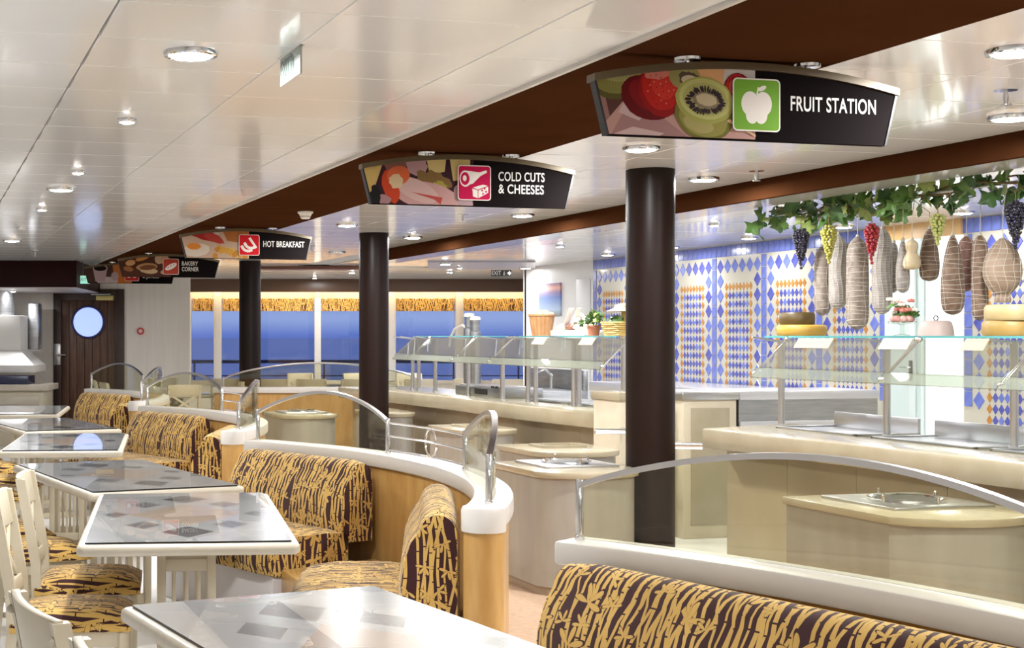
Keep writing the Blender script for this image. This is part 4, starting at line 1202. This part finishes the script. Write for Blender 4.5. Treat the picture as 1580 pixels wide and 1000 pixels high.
# griddle, sink and drawers on the far counter
gr = thing('griddle', 'flat steel griddle with controls on the far counter', 'griddle', (5.42, 12.4, .9))
MB().box(-.05, 0, 0, .40, 1.15, .09).build('body', M_steel, gr, bevel=.006)
MB().box(-.02, .05, .09, .36, 1.10, .10).build('plate', M_bsteel, gr)
MB().box(-.056, .30, .02, -.048, .62, .075).build('control_panel', M_black, gr)
for k in range(2): MB().lathe([(.016, 0), (.018, .012), (.014, .02)], 14, c=(-.03, .12 + k*.1, .09)).build('knob', M_black, gr)
sk = thing('steel_sink_unit', 'steel sink unit with tap behind the far guard posts', 'sink', (5.95, 13.2, 0))
MB().box(.12, 0, 0, .75, 1.4, .93).build('cabinet', M_steel, sk, bevel=.006)
MB().box(.70, 0, .93, .75, 1.4, 1.14).build('splash_back', M_steel, sk, bevel=.004)
MB().tube([(.6, .55, .93), (.6, .55, 1.08), (.52, .55, 1.14), (.44, .55, 1.10)], .016, 10).build('tap', M_chrome, sk)
MB().box(.2, .2, .928, .6, .95, .936).build('basin_rim', M_bsteel, sk)
for k, (x_, y_, l_) in enumerate(((5.46, 10.4, .75), (5.455, 11.25, .7))):
    tr = thing('steel_tray', 'bright steel tray lying on the far cream counter', 'tray', (x_, y_, .9), 0, 'steel trays on the far counter')
    MB().box(0, 0, 0, .42, l_, .02).build('pan', M_bsteel, tr, bevel=.005)
    MB().box(.02, .02, .02, .40, l_-.02, .023).build('floor', M_steel, tr)

# cream cabinet blocks between the two counters
def block(x0, x1, y0, y1, H, lb, topm=M_counter):
    b = thing('cabinet_block', lb, 'cabinet', ((x0+x1)/2, (y0+y1)/2, 0)); w, l = (x1-x0)/2, (y1-y0)/2
    MB().box(-w, -l, 0, w, l, H-.06).build('body', M_cream, b, bevel=.004)
    MB().box(-w-.015, -l-.015, H-.06, w+.015, l+.015, H).build('top', topm, b, bevel=.006)
    MB().box(-w+.06, -l-.008, .1, w-.06, -l+.002, H-.12).build('front_panel', M_counter, b, bevel=.003)
    return b
block(4.98, 5.26, 9.30, 9.72, 1.08, 'narrow cream cabinet left of the nearest column')
block(5.44, 5.88, 9.2, 9.74, 1.085, 'cream cabinet joined to the steel bench right of the nearest column', M_bsteel)
sb = thing('steel_bench', 'steel bench with bright top behind the near counter', 'bench', (5.9, 9.2, 0))
MB().box(0, -.015, 1.02, 1.2, .55, 1.085).build('worktop', mat('bright_bench_steel', (.70, .70, .72), .3, .6), sb, bevel=.006)
MB().box(0, 0, 0, 1.2, .53, 1.02).build('cabinet', M_steel, sb)
MB().box(0, -.03, .82, 1.2, .0, .86).build('front_ledge', MATS['bright_bench_steel'], sb, bevel=.004)
tr_ = thing('tray_rail', 'chrome tray rail stubs beside the nearest column', 'rail', (4.75, 8.6, .80))
MB().tube([(-.05, .55, .01), (.35, .45, .01)], .022, 12).build('rail_bar', M_chrome, tr_)
MB().tube([(.0, -.25, -.03), (.25, -.38, -.03)], .024, 12).build('rail_bar', M_chrome, tr_)
MB().tube([(.15, .5, .01), (.26, .72, .02)], .012, 8).build('bracket', M_steel, tr_)
# worktop along the tiled wall
bw = thing('wall_bench', 'steel kitchen bench standing along the tiled wall', 'bench', (7.55, 11.25, 0))
MB().box(0, 0, .86, 1.0, 3.6, .97).build('worktop', mat('bright_steel', (.80, .80, .81), .25, .6), bw, bevel=.006)
MB().box(.04, .02, .04, .99, 3.58, .86).build('cabinet', M_steel, bw)
for k in range(4): MB().box(.025, .04 + k*.89, .10, .042, .90 + k*.89, .82).build('door_panel', M_steel, bw, bevel=.004)

# ------------------------------------------------------------------ sneeze guards
def guard(label, y0, y1, posts_, shelf, cards, dividers_=()):
    g = thing('sneeze_guard', label, 'sneeze guard', (0, 0, .9))
    z = lambda q: q - .9
    for (x_, y_) in posts_:
        p_ = MB().lathe([(.028, 0), (.028, .012), (.021, .014), (.021, z(1.47))], 20, c=(x_, y_, 0)).build('post', M_bsteel, g)
        MB().bar((x_, y_, z(1.46)), (x_-.22, y_, z(1.49)), .02, .012).build('arm', M_bsteel, p_)
    for (a, b) in shelf:
        MB().box(5.28, a, z(1.488), 5.80, b, z(1.498)).build('shelf_pane', M_smoke, g, smooth=0)
        MB().box(5.272, a, z(1.487), 5.28, b, z(1.499)).build('shelf_edge', M_gedge, g, smooth=0)
    segs = [y0] + list(dividers_) + [y1]
    for a, b in zip(segs[:-1], segs[1:]):
        a, b = a + .008, b - .008
        def slab(xa, za, xb, zb, th):
            n_ = Vector((-(zb-za), 0, xb-xa)).normalized() * th
            return [(xa, a, za), (xb, a, zb), (xb, b, zb), (xa, b, za), (xa+n_.x, a, za+n_.z), (xb+n_.x, a, zb+n_.z), (xb+n_.x, b, zb+n_.z), (xa+n_.x, b, za+n_.z)]
        MB().hexa(slab(5.27, z(1.48), 5.045, z(1.30), .008)).build('sloped_pane', M_smoke, g, smooth=0)
        MB().hexa(slab(5.045, z(1.30), 5.0, z(1.245), .008)).build('frosted_lip', M_frost, g, smooth=0)
        # end bracket along the slope
        for yy in (a, b):
            br = MB().tube([(5.27, yy, z(1.485)), (5.02, yy, z(1.255))], .006, 8).build('slope_rod', M_chrome, g)
            MB().sphere((5.03, yy, z(1.262)), .016, 10, 6).build('clip', M_chrome, br)
            MB().sphere((5.26, yy, z(1.478)), .018, 10, 6).build('clip', M_chrome, br)
    for yy, w_ in cards:
        mb = MB().hexa([(5.20, yy-w_, z(1.425)), (5.24, yy-w_, z(1.485)), (5.24, yy+w_, z(1.485)), (5.20, yy+w_, z(1.425)),
                        (5.206, yy-w_, z(1.424)), (5.246, yy-w_, z(1.484)), (5.246, yy+w_, z(1.484)), (5.206, yy+w_, z(1.424))])
        mb.build('label_card', mat('card_tan', (.36, .29, .19), .5), g)
    return g
guard('glass sneeze guard on the near counter under the hanging salamis', 3.2, 7.68, [(5.54, 8.14), (5.55, 7.11), (5.60, 6.17), (5.62, 5.0)], [(3.2, 7.93)], ((7.35, .17), (6.62, .12), (6.02, .08)), (5.62, 6.48))
guard('glass sneeze guard on the far counter between the columns', 9.66, 14.5, [(5.30, 14.65), (5.30, 14.45), (5.34, 14.05), (5.28, 12.97), (5.62, 13.6), (5.32, 12.22), (5.34, 11.69), (5.40, 11.66), (5.37, 10.84), (5.40, 10.80), (5.36, 9.95)],
      [(9.9, 11.75), (12.0, 14.5)], ((10.3, .12), (11.2, .12)), (11.85, 12.75, 14.0))

# ------------------------------------------------------------------ hanging salamis, hams and cheeses
HX, HZ = 5.72, 2.33                             # hanging rail under the bulkhead
rail = thing('hanging_rail', 'thin steel rail carrying the vine and hanging salamis', 'rail', (HX, 6.7, HZ))
MB().tube([(0, -2.4, 0), (0, 1.75, 0)], .008, 10).build('rod', M_bsteel, rail)
for y in (-1.6, 0, 1.6): MB().tube([(0, y, 0), (0, y, CEIL - HZ)], .005, 8).build('rail_hanger', M_bsteel, rail)
M_cord = mat('butcher_cord', (.62, .57, .49), .8)
M_skin = [vary('salami_skin_grey', (.19, .145, .115), (.32, .27, .23), 26, .6), vary('salami_skin_brown', (.14, .08, .05), (.25, .17, .12), 24, .6),
          vary('salami_skin_red', (.17, .07, .055), (.27, .14, .11), 22, .6), vary('ham_skin', (.26, .18, .12), (.36, .27, .20), 18, .6), vary('salami_skin_pale', (.27, .24, .225), (.38, .35, .33), 30, .6)]
def hung(name, px_, pt, pb, wpx, skin, label, cat, xoff=0, shape='salami', net='rings', cord=True, grp='salamis and hams hanging from the rail'):
    X_ = HX + xoff
    q = (px_ - CX) / F; d = X_ / (SA + q * CA); Y_ = d * (CA - q * SA)
    zt, zb = EYE + (CY - pt) / F * d, EYE + (CY - pb) / F * d
    r = wpx / F * d / 2; h = zt - zb
    o = thing(name, label, cat, (X_, Y_, zb), 0, grp)
    if shape == 'salami': pr = [(.12, 0), (.55, .025), (.82, .06), (.97, .13), (1, .3), (.98, .6), (.95, .8), (.80, .90), (.50, .96), (.15, 1)]
    elif shape == 'drop': pr = [(.15, 0), (.62, .03), (.90, .10), (1, .24), (.97, .45), (.80, .65), (.55, .83), (.32, .94), (.12, 1)]
    elif shape == 'ham': pr = [(.42, 0), (.45, .06), (.36, .12), (.55, .17), (.88, .30), (1, .46), (.95, .64), (.75, .80), (.45, .92), (.16, 1)]
    elif shape == 'bell': pr = [(.35, 0), (.82, .04), (1, .15), (.95, .35), (.62, .55), (.60, .62), (.72, .75), (.66, .90), (.25, 1)]
    prof = [(max(a * r, .002), b * h) for a, b in pr]
    # smooth the profile
    fine = []
    for i in range(len(prof) - 1):
        for k in range(3):
            t = k / 3; p0 = prof[max(i-1, 0)]; p1 = prof[i]; p2 = prof[i+1]; p3 = prof[min(i+2, len(prof)-1)]
            cr = lambda a, b_, c, d_: .5 * (2*b_ + (c-a)*t + (2*a - 5*b_ + 4*c - d_)*t*t + (3*b_ - a - 3*c + d_)*t**3)
            fine.append((max(cr(p0[0], p1[0], p2[0], p3[0]), .002), cr(p0[1], p1[1], p2[1], p3[1])))
    fine.append(prof[-1])
    fine = [fine[0]] + [f for i, f in enumerate(fine[1:]) if True]
    MB().lathe(fine, 20).build('body', skin, o, smooth=60)
    def rad(z):
        for (r0, z0), (r1, z1) in zip(fine[:-1], fine[1:]):
            if z0 <= z <= z1 + 1e-9: return r0 + (r1-r0) * (z - z0) / max(z1 - z0, 1e-6)
        return fine[-1][0]
    nt = MB(); n = 18
    step = {'rings': .030, 'fine': .016, 'wide': .045, 'net': .03}[net]
    z = step
    while z < h * .97:
        R_ = rad(z) + .0012
        nt.tube([(R_*math.cos(2*PI*k/n), R_*math.sin(2*PI*k/n), z + .006*math.sin(2*PI*k/n + z*40)) for k in range(n)], .0016 if net != 'fine' else .0012, 4, closed=True)
        z += step * random.uniform(.85, 1.15)
    m_ = {'rings': 4, 'fine': 14, 'wide': 4, 'net': 12}[net]
    for k in range(m_):
        a = 2*PI*k/m_
        nt.tube([((rad(h*t) + .0012)*math.cos(a + .15*math.sin(t*9)), (rad(h*t) + .0012)*math.sin(a + .15*math.sin(t*9)), h*t) for t in [.02 + .96*i/16 for i in range(17)]], .0013, 4)
    nt.build('netting', M_cord, o, smooth=0)
    MB().tube([(0, 0, h - .005), (.003, 0, (h + HZ - zb)/2), (-xoff, 0, HZ - zb)], .0022, 6).build('cord', M_cord, o)
    MB().lathe([(.010, h-.012), (.012, h-.002), (.006, h+.012)], 10).build('knot', M_cord, o)
    return o
hung('salami', 1269, 380, 487, 24, M_skin[0], 'mottled grey salami with wide string rings above the small cheese wheels', 'salami', .05, net='wide')
hung('salami', 1293, 362, 477, 26, M_skin[4], 'pale salami in fine netting beside the yellow grapes', 'salami', .03, net='fine')
hung('salami', 1308, 378, 455, 13, M_skin[1], 'thin brown salami half hidden between two pale salamis', 'salami', .12)
hung('salami', 1323, 365, 509, 33, M_skin[0], 'longest pale grey salami with string rings', 'salami', -.02)
hung('salami', 1361, 352, 485, 29, M_skin[4], 'whitish salami in square netting beside the red grapes', 'salami', .06, net='fine')
hung('salami', 1379, 373, 452, 13, M_skin[4], 'slim whitish salami behind the square netted one', 'salami', .20)
hung('salami', 1393, 370, 452, 20, M_skin[4], 'short linked whitish salami beside the bell shaped cheese', 'salami', .0, shape='drop')
hung('caciocavallo_cheese', 1407, 370, 416, 25, vary('cheese_rind_cream', (.72, .60, .40), (.58, .45, .26), 8, .5), 'bell shaped cream cheese hanging on a white cord', 'cheese', -.02, shape='bell', net='wide')
hung('salami', 1434, 352, 434, 29, M_skin[1], 'brown string netted salami behind the green grapes', 'salami', .14, shape='drop')
hung('salami', 1470, 362, 486, 34, M_skin[1], 'large curved brown salami with wide string loops', 'salami', .02, shape='drop', net='rings')
hung('salami', 1491, 364, 450, 24, M_skin[2], 'smooth dark red salami with a clipped end', 'salami', .16, net='wide')
hung('salami', 1512, 362, 495, 24, M_skin[1], 'slim brown salami in string rings beside the round ham', 'salami', -.01)
hung('netted_ham', 1547, 368, 467, 54, M_skin[3], 'broad round ham in diamond netting over the large cheese', 'ham', -.03, shape='ham', net='net')

# grape bunches
def grapes(px_, pt, pb, wpx, m_, label, xoff=-.12):
    X_ = HX + xoff
    q = (px_ - CX) / F; d = X_ / (SA + q * CA); Y_ = d * (CA - q * SA)
    zt, zb = EYE + (CY - pt) / F * d, EYE + (CY - pb) / F * d
    R_ = wpx / F * d / 2; h = zt - zb
    g = thing('grape_bunch', label, 'grapes', (X_, Y_, zb), 0, 'artificial grape bunches in the vine')
    mb = MB(); br = .0105
    z = br
    while z < h:
        t = z / h; rr_ = max(R_ * (1 - (1 - t) ** 1.5) * (1 if t < .85 else (1 - t) / .15 * .7 + .3) - br*.6, .002)
        n = max(1, int(2 * PI * rr_ / (br * 2.1)))
        for k in range(n):
            a = 2*PI*k/n + z*60
            mb.sphere((rr_*math.cos(a), rr_*math.sin(a), z + random.uniform(-.004, .004)), br*random.uniform(.9, 1.1), 8, 6)
        z += br * 1.55
    mb.build('berries', m_, g, smooth=60)
    MB().tube([(0, 0, h*.1), (.004, 0, h*.9), (0, .003, h + .05), (-xoff, 0, HZ - zb)], .003, 6).build('stalk', mat('vine_stem', (.16, .10, .04), .7), g)
    return g
grapes(1236, 352, 415, 26, mat('grape_black', (.012, .010, .025), .25, coat=.4), 'black grape bunch at the leafy end of the vine')
grapes(1279, 348, 408, 26, mat('grape_yellow', (.42, .40, .08), .3, coat=.3), 'yellow green grape bunch in front of the pale salamis')
grapes(1345, 345, 408, 24, mat('grape_red', (.35, .02, .03), .25, coat=.4), 'red grape bunch beside the square netted salami')
grapes(1447, 330, 380, 24, mat('grape_green', (.42, .46, .14), .3, coat=.3), 'pale green grape bunch before the brown salami')
grapes(1567, 310, 385, 34, MATS['grape_black'], 'large black grape bunch at the round ham')

# vine with single leaves
vine = thing('grape_vine', 'artificial grape vine with green leaves along the hanging rail', 'vine', (HX, 6.7, HZ))
M_leaf = [vary('leaf_%d' % k, c, c2, 12, .45) for k, (c, c2) in enumerate((((.06, .15, .025), (.12, .24, .05)), ((.025, .075, .018), (.06, .14, .035)), ((.20, .29, .06), (.30, .38, .11))))]
def leaf_mesh(m_, s):
    out = []
    for k in range(20):
        a = 2*PI*k/20
        lobes = 1 + .28*math.cos(5*(a - PI/2)) + .10*math.cos(11*a)
        out.append((s*.5*lobes*math.cos(a), s*.5*lobes*math.sin(a) - s*.35, s*(.06*math.cos(2*a) - .10*math.sin(a)**2)))
    mb = MB(); n = len(out); c = (0, -s*.30, s*.04)
    v = [c] + out + [(c[0], c[1], c[2]-.0015)] + [(x, y, z-.0015) for x, y, z in out]
    fs = [(0, 1+k, 1+(k+1) % n) for k in range(n)] + [(n+1, n+2+(k+1) % n, n+2+k) for k in range(n)] + [(1+k, n+2+k, n+2+(k+1) % n, 1+(k+1) % n) for k in range(n)]
    return mb.add(v, fs).mesh('vine_leaf', m_, smooth=60)
LEAF = [leaf_mesh(m_, s) for m_ in M_leaf for s in (.062, .085, .11)]
st = MB()
for ph in (0, 2.1):
    st.tube([(.03*math.sin(y*5 + ph), y, .012 + .025*math.cos(y*6.3 + ph)) for y in [-2.3 + .1*k for k in range(42)]], .006, 6)
st.build('vine_stem', MATS['vine_stem'], vine)
for k in range(7):
    y0 = random.uniform(-1.0, 1.6); tl = MB()
    tl.tube([(-.05 + .02*math.cos(i*.8)*(1-i/24), y0 + .02*math.sin(i*.8), .0 - i*.004) for i in range(20)], .002, 5).build('tendril', MATS['vine_stem'], vine)
for k in range(270):
    y = random.uniform(-2.35, 1.86)
    if y > 1.45: y = random.uniform(1.3, 1.9)
    o = link('vine_leaf', random.choice(LEAF[:6] if random.random() < .75 else LEAF[6:]), vine, (random.uniform(-.10, .08), y, random.uniform(-.11, .085) if k % 4 == 0 else random.uniform(-.06, .085)))
    o.rotation_euler = (random.uniform(.5, 2.2), random.uniform(-.6, .6), random.uniform(-2.6, .3) - .6)

# ------------------------------------------------------------------ goods on the near guard shelf
SZ = 1.498
def at_shelf(px_, X_):
    q = (px_ - CX) / F; d = X_ / (SA + q * CA); return d * (CA - q * SA), d
def wheel(px_, X_, zb, wpx, hpx, m_, label):
    Y_, d = at_shelf(px_, X_); r = wpx / F * d / 2; h = hpx / F * d
    o = thing('round_cheese', label, 'cheese', (X_, Y_, zb), 0, 'cheese wheels on the glass shelf')
    MB().lathe([(r*.93, 0), (r, h*.15), (r*1.01, h*.5), (r, h*.85), (r*.93, h)], 40).build('rind', m_, o, smooth=50)
    MB().lathe([(.01, h-.001), (r*.86, h-.001), (r*.86, h+.0015), (.01, h+.0015)], 40).build('top_face', m_, o)
    return h
m_yel = vary('cheese_yellow', (.40, .235, .03), (.47, .30, .06), 8, .45); m_dk = vary('cheese_dark_rind', (.07, .045, .01), (.11, .072, .018), 8, .45)
m_cr = vary('cheese_cream', (.45, .34, .16), (.52, .41, .22), 8, .45); m_gd = vary('cheese_gold', (.33, .21, .055), (.40, .27, .085), 6, .45)
h = wheel(1237, 5.5, SZ, 73, 17, m_yel, 'yellow cheese wheel under the dark rind wheel')
wheel(1230, 5.5, SZ + h, 52, 19, m_dk, 'small dark rind cheese wheel stacked on the yellow wheel')
h = wheel(1561, 5.54, SZ, 84, 24, m_gd, 'large golden cheese wheel on the glass shelf')
wheel(1565, 5.54, SZ + h, 84, 24, m_cr, 'large pale cheese wheel stacked on the golden one')
Y_, d_ = at_shelf(1444, 5.5)
cl = thing('cheese_dome', 'pale pink cheese dome with a dark ring handle', 'cheese dome', (5.5, Y_, SZ))
MB().lathe([(.095, 0), (.093, .03), (.082, .075), (.07, .085), (.01, .088)], 32).build('cover', mat('blush_cover', (.42, .34, .31), .5), cl)
MB().tube([(.014*math.cos(2*PI*k/14), 0, .10 + .014*math.sin(2*PI*k/14)) for k in range(14)], .003, 6, closed=True).build('ring_handle', M_black, cl)
Y_, d_ = at_shelf(1392, 5.5)
cs = thing('glass_cake_stand', 'glass footed stand of radishes topped with a flower posy', 'stand', (5.5, Y_, SZ))
MB().lathe([(.045, 0), (.04, .006), (.012, .012), (.010, .06), (.02, .068), (.075, .072), (.078, .085), (.072, .085), (.01, .075)], 28).build('stand', M_glass, cs)
rd = vary('radish_skin', (.48, .16, .14), (.66, .42, .38), 20, .4)
for k in range(9):
    a = 2*PI*k/9; R_ = .048
    MB().sphere((R_*math.cos(a), R_*math.sin(a), .098), .020, 10, 8).build('radish', rd, cs)
fl = [mat('petal_white', (.82, .78, .72), .6), mat('petal_rose', (.62, .22, .18), .6), M_leaf[1], M_leaf[0]]
for k in range(26):
    m_ = fl[k % 4] if k % 4 < 3 else M_leaf[0]
    x_, y_, z_ = random.uniform(-.06, .06), random.uniform(-.07, .07), random.uniform(.125, .215)
    if k % 4 in (2, 3):
        o = link('leaf', LEAF[(k*2) % 6], cs, (x_, y_, z_)); o.scale = (.55, .55, .55); o.rotation_euler = (random.uniform(0, 2), random.uniform(-1, 1), random.uniform(-3, 3))
    else:
        mb = MB()
        for j in range(5):
            a = 2*PI*j/5; mb.sphere((.012*math.cos(a), .012*math.sin(a), 0), .010, 6, 5)
        mb.sphere((0, 0, .006), .007, 6, 5).build('blossom', m_, cs, (x_, y_, z_))
MB().tube([(0, 0, .08), (.01, 0, .15), (0, .01, .2)], .004, 6).build('posy_stem', M_leaf[0], cs)

# ------------------------------------------------------------------ goods on the far guard shelf
Y_, d_ = at_shelf(836, 5.5)
bk = thing('wooden_bucket', 'round wooden bucket full of bread rolls on the far shelf', 'bucket', (5.5, Y_, SZ))
for k in range(18):
    a0, a1 = 2*PI*k/18 + .012, 2*PI*(k+1)/18 - .012
    v = []
    for z, r in ((0, .088), (.19, .118)):
        for rr_ in (r, r - .008):
            for a in (a0, a1): v.append((rr_*math.cos(a), rr_*math.sin(a), z))
    MB().hexa([v[2], v[3], v[1], v[0], v[6], v[7], v[5], v[4]]).build('stave', vary('bucket_wood', (.46, .22, .09), (.58, .32, .15), 10, .5), bk, smooth=0)
MB().lathe([(.118, .178), (.126, .182), (.126, .196), (.112, .196)], 30).build('rim', MATS['bucket_wood'], bk)
MB().lathe([(.01, .0), (.086, .0), (.086, .008), (.01, .008)], 24).build('bottom', MATS['bucket_wood'], bk)
rl = vary('roll_crust', (.72, .56, .36), (.84, .74, .58), 12, .6)
for k in range(12):
    a = 2*PI*k/9; R_ = .075 if k < 9 else .03
    o = MB().sphere((0, 0, 0), .036, 12, 8).build('bread_roll', rl, bk, (R_*math.cos(a), R_*math.sin(a), .195 + (.02 if k >= 9 else 0))); o.scale = (1.2, .85, .7); o.rotation_euler = (0, 0, a)
Y_, d_ = at_shelf(890, 5.55)
bl = thing('bread_tray', 'white lidded server with long pale loaves behind the bucket', 'bread tray', (5.55, Y_, SZ))
MB().box(-.10, -.32, 0, .10, .32, .05).build('tray', M_plastic, bl, bevel=.008)
for k in range(4):
    o = MB().sphere((0, 0, 0), .05, 14, 10).build('loaf', rl if k != 2 else vary('dark_crust', (.20, .08, .05), (.30, .14, .09), 12, .6), bl, (random.uniform(-.03, .03), -.24 + k*.16, .078)); o.scale = (.8, 2.0, .62)
MB().lathe([(.06, 0), (.055, .05), (.03, .075), (.01, .085), (.012, .10), (.004, .105)], 20, c=(0, -.05, .12)).build('lid', M_plastic, bl)
for k in range(2):
    MB().bar((-.02, .20 - k*.15, .06), (-.06, -.02 - k*.15, .24), .045, .004).build('serving_paddle', M_plastic, bl)
Y_, d_ = at_shelf(930, 5.45)
pt = thing('potted_herb', 'small leafy herb in a terracotta pot beside the wicker basket', 'plant', (5.42, Y_ + .10, SZ))
MB().lathe([(.042, 0), (.055, .07), (.060, .072), (.060, .088), (.05, .088)], 20).build('pot', mat('terracotta', (.40, .16, .09), .7), pt)
for k in range(46):
    a, e_ = random.uniform(0, 2*PI), random.uniform(.05, 1)
    o = link('herb_leaf', LEAF[random.choice((0, 3, 6))], pt, (.10*e_*math.cos(a), .13*e_*math.sin(a), .09 + .12*(1 - e_*.5)*random.uniform(.3, 1.2))); o.scale = (.7,)*3; o.rotation_euler = (random.uniform(0, 2), random.uniform(-1, 1), a)
MB().tube([(0, 0, .07), (.0, .01, .16)], .004, 6).build('herb_stem', M_leaf[0], pt)
Y_, d_ = at_shelf(957, 5.5)
wb = thing('wicker_basket', 'open golden wicker basket with greens and a cloth hat', 'basket', (5.52, Y_ - .02, SZ))
wk = vary('wicker', (.48, .32, .08), (.66, .48, .16), 40, .6)
for k in range(7):
    z = .008 + k*.0165; w_, l_ = .11 + .004*k, .155 + .004*k
    MB().tube([(x_*w_*(1 + .03*math.sin(i*5 + k*PI)), y_*l_, z) for i, (x_, y_) in enumerate([(math.copysign(abs(math.cos(a))**.4, math.cos(a)), math.copysign(abs(math.sin(a))**.4, math.sin(a))) for a in [2*PI*j/32 for j in range(32)]])], .0085, 6, closed=True).build('woven_band', wk, wb)
MB().box(-.10, -.145, 0, .10, .145, .012).build('basket_floor', wk, wb)
for k in range(14):
    o = link('green_leaf', LEAF[random.choice((0, 1, 3, 4))], wb, (random.uniform(-.08, .08), random.uniform(-.12, .12), .13 + random.uniform(0, .04))); o.rotation_euler = (random.uniform(0, 2), random.uniform(-1, 1), random.uniform(-3, 3))
MB().lathe([(.14, .20), (.13, .206), (.08, .225), (.07, .25), (.03, .262), (.005, .264)], 28).build('cloth_hat', mat('straw_cloth', (.62, .54, .40), .7), wb)
MB().tube([(0, 0, .10), (0, 0, .205)], .02, 8).build('hat_stand', wk, wb)
# small machines beyond
Y_, d_ = at_shelf(727, 5.875)
jm = thing('juice_machine', 'pair of white topped dispensers with a curved spout behind the guard', 'dispenser', (5.875, Y_, .9))
for k, (y_, hh) in enumerate(((-.12, .80), (.06, .84))):
    c_ = MB().lathe([(.06, 0), (.06, hh-.16), (.045, hh-.15), (.05, hh-.05), (.055, hh), (.01, hh+.005)], 24, c=(0, y_, 0)).build('canister', M_steel, jm)
    MB().lathe([(.058, hh-.03), (.06, hh-.015), (.05, hh+.008), (.01, hh+.012)], 24, c=(0, y_, 0)).build('cap', M_plastic, c_)
MB().tube([(0, .08, .66), (0, .25, .72), (0, .48, .68), (0, .62, .58), (0, .66, .48)], .014, 8).build('curved_spout', M_plastic, jm)

# ------------------------------------------------------------------ galley at the far left
def gz(py_, d): return EYE + (CY - py_) / F * d
hd = thing('extractor_hood', 'white extractor hood hanging over the galley range', 'hood', D(10, 19.6, 0), -YAW)
s_ = 19.6 / F
MB().box(-90*s_, -.05, gz(560, 19.6), 22*s_, .55, gz(487, 19.6)).build('chimney', M_plastic, hd, bevel=.006)
z0, z1 = gz(563, 19.6), gz(540, 19.6)
MB().add([(-100*s_, -.3, z0), (48*s_, -.3, z0), (48*s_, .6, z0), (-100*s_, .6, z0), (-90*s_, -.05, z1), (22*s_, -.05, z1), (22*s_, .55, z1), (-90*s_, .55, z1)], [(0,3,2,1),(4,5,6,7),(0,1,5,4),(1,2,6,5),(2,3,7,6),(3,0,4,7)]).build('skirt', M_plastic, hd, smooth=0)
MB().box(-100*s_, -.32, gz(574, 19.6), 49*s_, .62, gz(563, 19.6)).build('rim_band', M_plastic, hd, bevel=.004)
MB().lathe([(.17, gz(487, 19.6)), (.17, 2.14)], 28, c=(-12*s_, .25, 0)).build('duct', M_steel, hd)
MB().box(20*s_, .60, gz(540, 19.6), 38*s_, .90, gz(466, 19.6)).build('side_duct', M_steel, hd, bevel=.02)
gc = thing('galley_counter', 'cream panelled galley counter with dark range on top', 'counter', D(10, 18.9, 0), -YAW)
s_ = 18.9 / F
MB().box(-100*s_, -.03, gz(603, 18.9), 65*s_, .85, gz(594, 18.9)).build('worktop', M_lwood, gc, bevel=.006)
MB().box(-100*s_, .05, 0, 56*s_, .80, gz(603, 18.9)).build('body', M_cream, gc, bevel=.004)
MB().box(-100*s_, .03, gz(625, 18.9), 50*s_, .055, gz(612, 18.9)).build('front_panel', M_lwood, gc, bevel=.004)
MB().box(-100*s_, .15, gz(594, 18.9), 30*s_, .70, gz(581, 18.9)).build('range', mat('range_navy', (.015, .02, .07), .25), gc, bevel=.006)
gr_ = MB().tube([(-100*s_, -.22, gz(636, 18.9)), (60*s_, -.22, gz(636, 18.9)), (73*s_, -.05, gz(630, 18.9))], .032, 10).build('tray_rail', M_lwood, gc)
for x_ in (-60, -10, 40): MB().tube([(x_*s_, .06, gz(640, 18.9)), (x_*s_, -.22, gz(636, 18.9))], .012, 8).build('rail_bracket', M_steel, gr_)

# ------------------------------------------------------------------ far seating by the windows
fd = thing('booth_divider', 'straight honey wood divider with white ledge before the sea windows', 'divider', D(330, 17.3, 0), -YAW)
s_ = 17.3 / F; L = 322 * s_
MB().box(0, .04, 0, L, .16, .79).build('veneer_wall', M_honey, fd)
MB().box(-.02, 0, .785, L+.02, .20, .86).build('white_ledge', M_ledge, fd, bevel=.01)
fs_ = thing('glass_screen', 'long low arched glass screen on the straight divider by the windows', 'glass screen', D(345, 17.4, .86), -YAW)
L = 300 * 17.4 / F; N = 24
hgt = lambda t: .10 + .20 * math.sin(PI * min(max(t, 0), 1)) ** .7
v = []
for k in range(N + 1):
    v += [(L*k/N, -.004, 0), (L*k/N, -.004, hgt(k/N)), (L*k/N, .004, 0), (L*k/N, .004, hgt(k/N))]
f_ = []
for k in range(N):
    o_, p_ = 4*k, 4*k+4
    f_ += [(o_, p_, p_+1, o_+1), (o_+2, o_+3, p_+3, p_+2), (o_+1, p_+1, p_+3, o_+3)]
MB().add(v, f_).build('glass_pane', M_screen, fs_, smooth=20)
MB().tube([(L*k/N, 0, hgt(k/N)) for k in range(N + 1)], .012, 8).build('arched_rail', M_bsteel, fs_)
for x_ in (0, L): MB().tube([(x_, 0, -.003), (x_, 0, .12)], .013, 10).build('chrome_post', M_chrome, fs_)
GF = 'cream chairs by the sea windows'
for k, (px_, d_, r_) in enumerate(((352, 19.6, 70), (418, 19.4, 80), (480, 19.4, 75), (545, 19.4, 82), (640, 19.4, 85), (708, 19.6, 95), (776, 19.4, 80), (470, 21.9, -90), (640, 21.9, -90), (560, 21.9, -80))):
    p = D(px_, d_); chair(p.x, p.y, r_, 'cream chair with high panel back among the seats by the sea windows', GF)
for k, (x_, y_, r_) in enumerate(((3.08, 16.95, 95), (2.52, 17.75, 5), (2.50, 18.45, -5), (3.74, 17.55, 172), (3.3, 19.15, -90))):
    chair(x_, y_, r_, 'cream chair behind the divider beside the porthole door', 'cream chairs behind the last dividers')
table(3.14, 18.02, 4, 'cream table behind the divider beside the porthole door')
p = D(560, 20.65); table(p.x, p.y, 75, 'cream table among the seats by the sea windows')
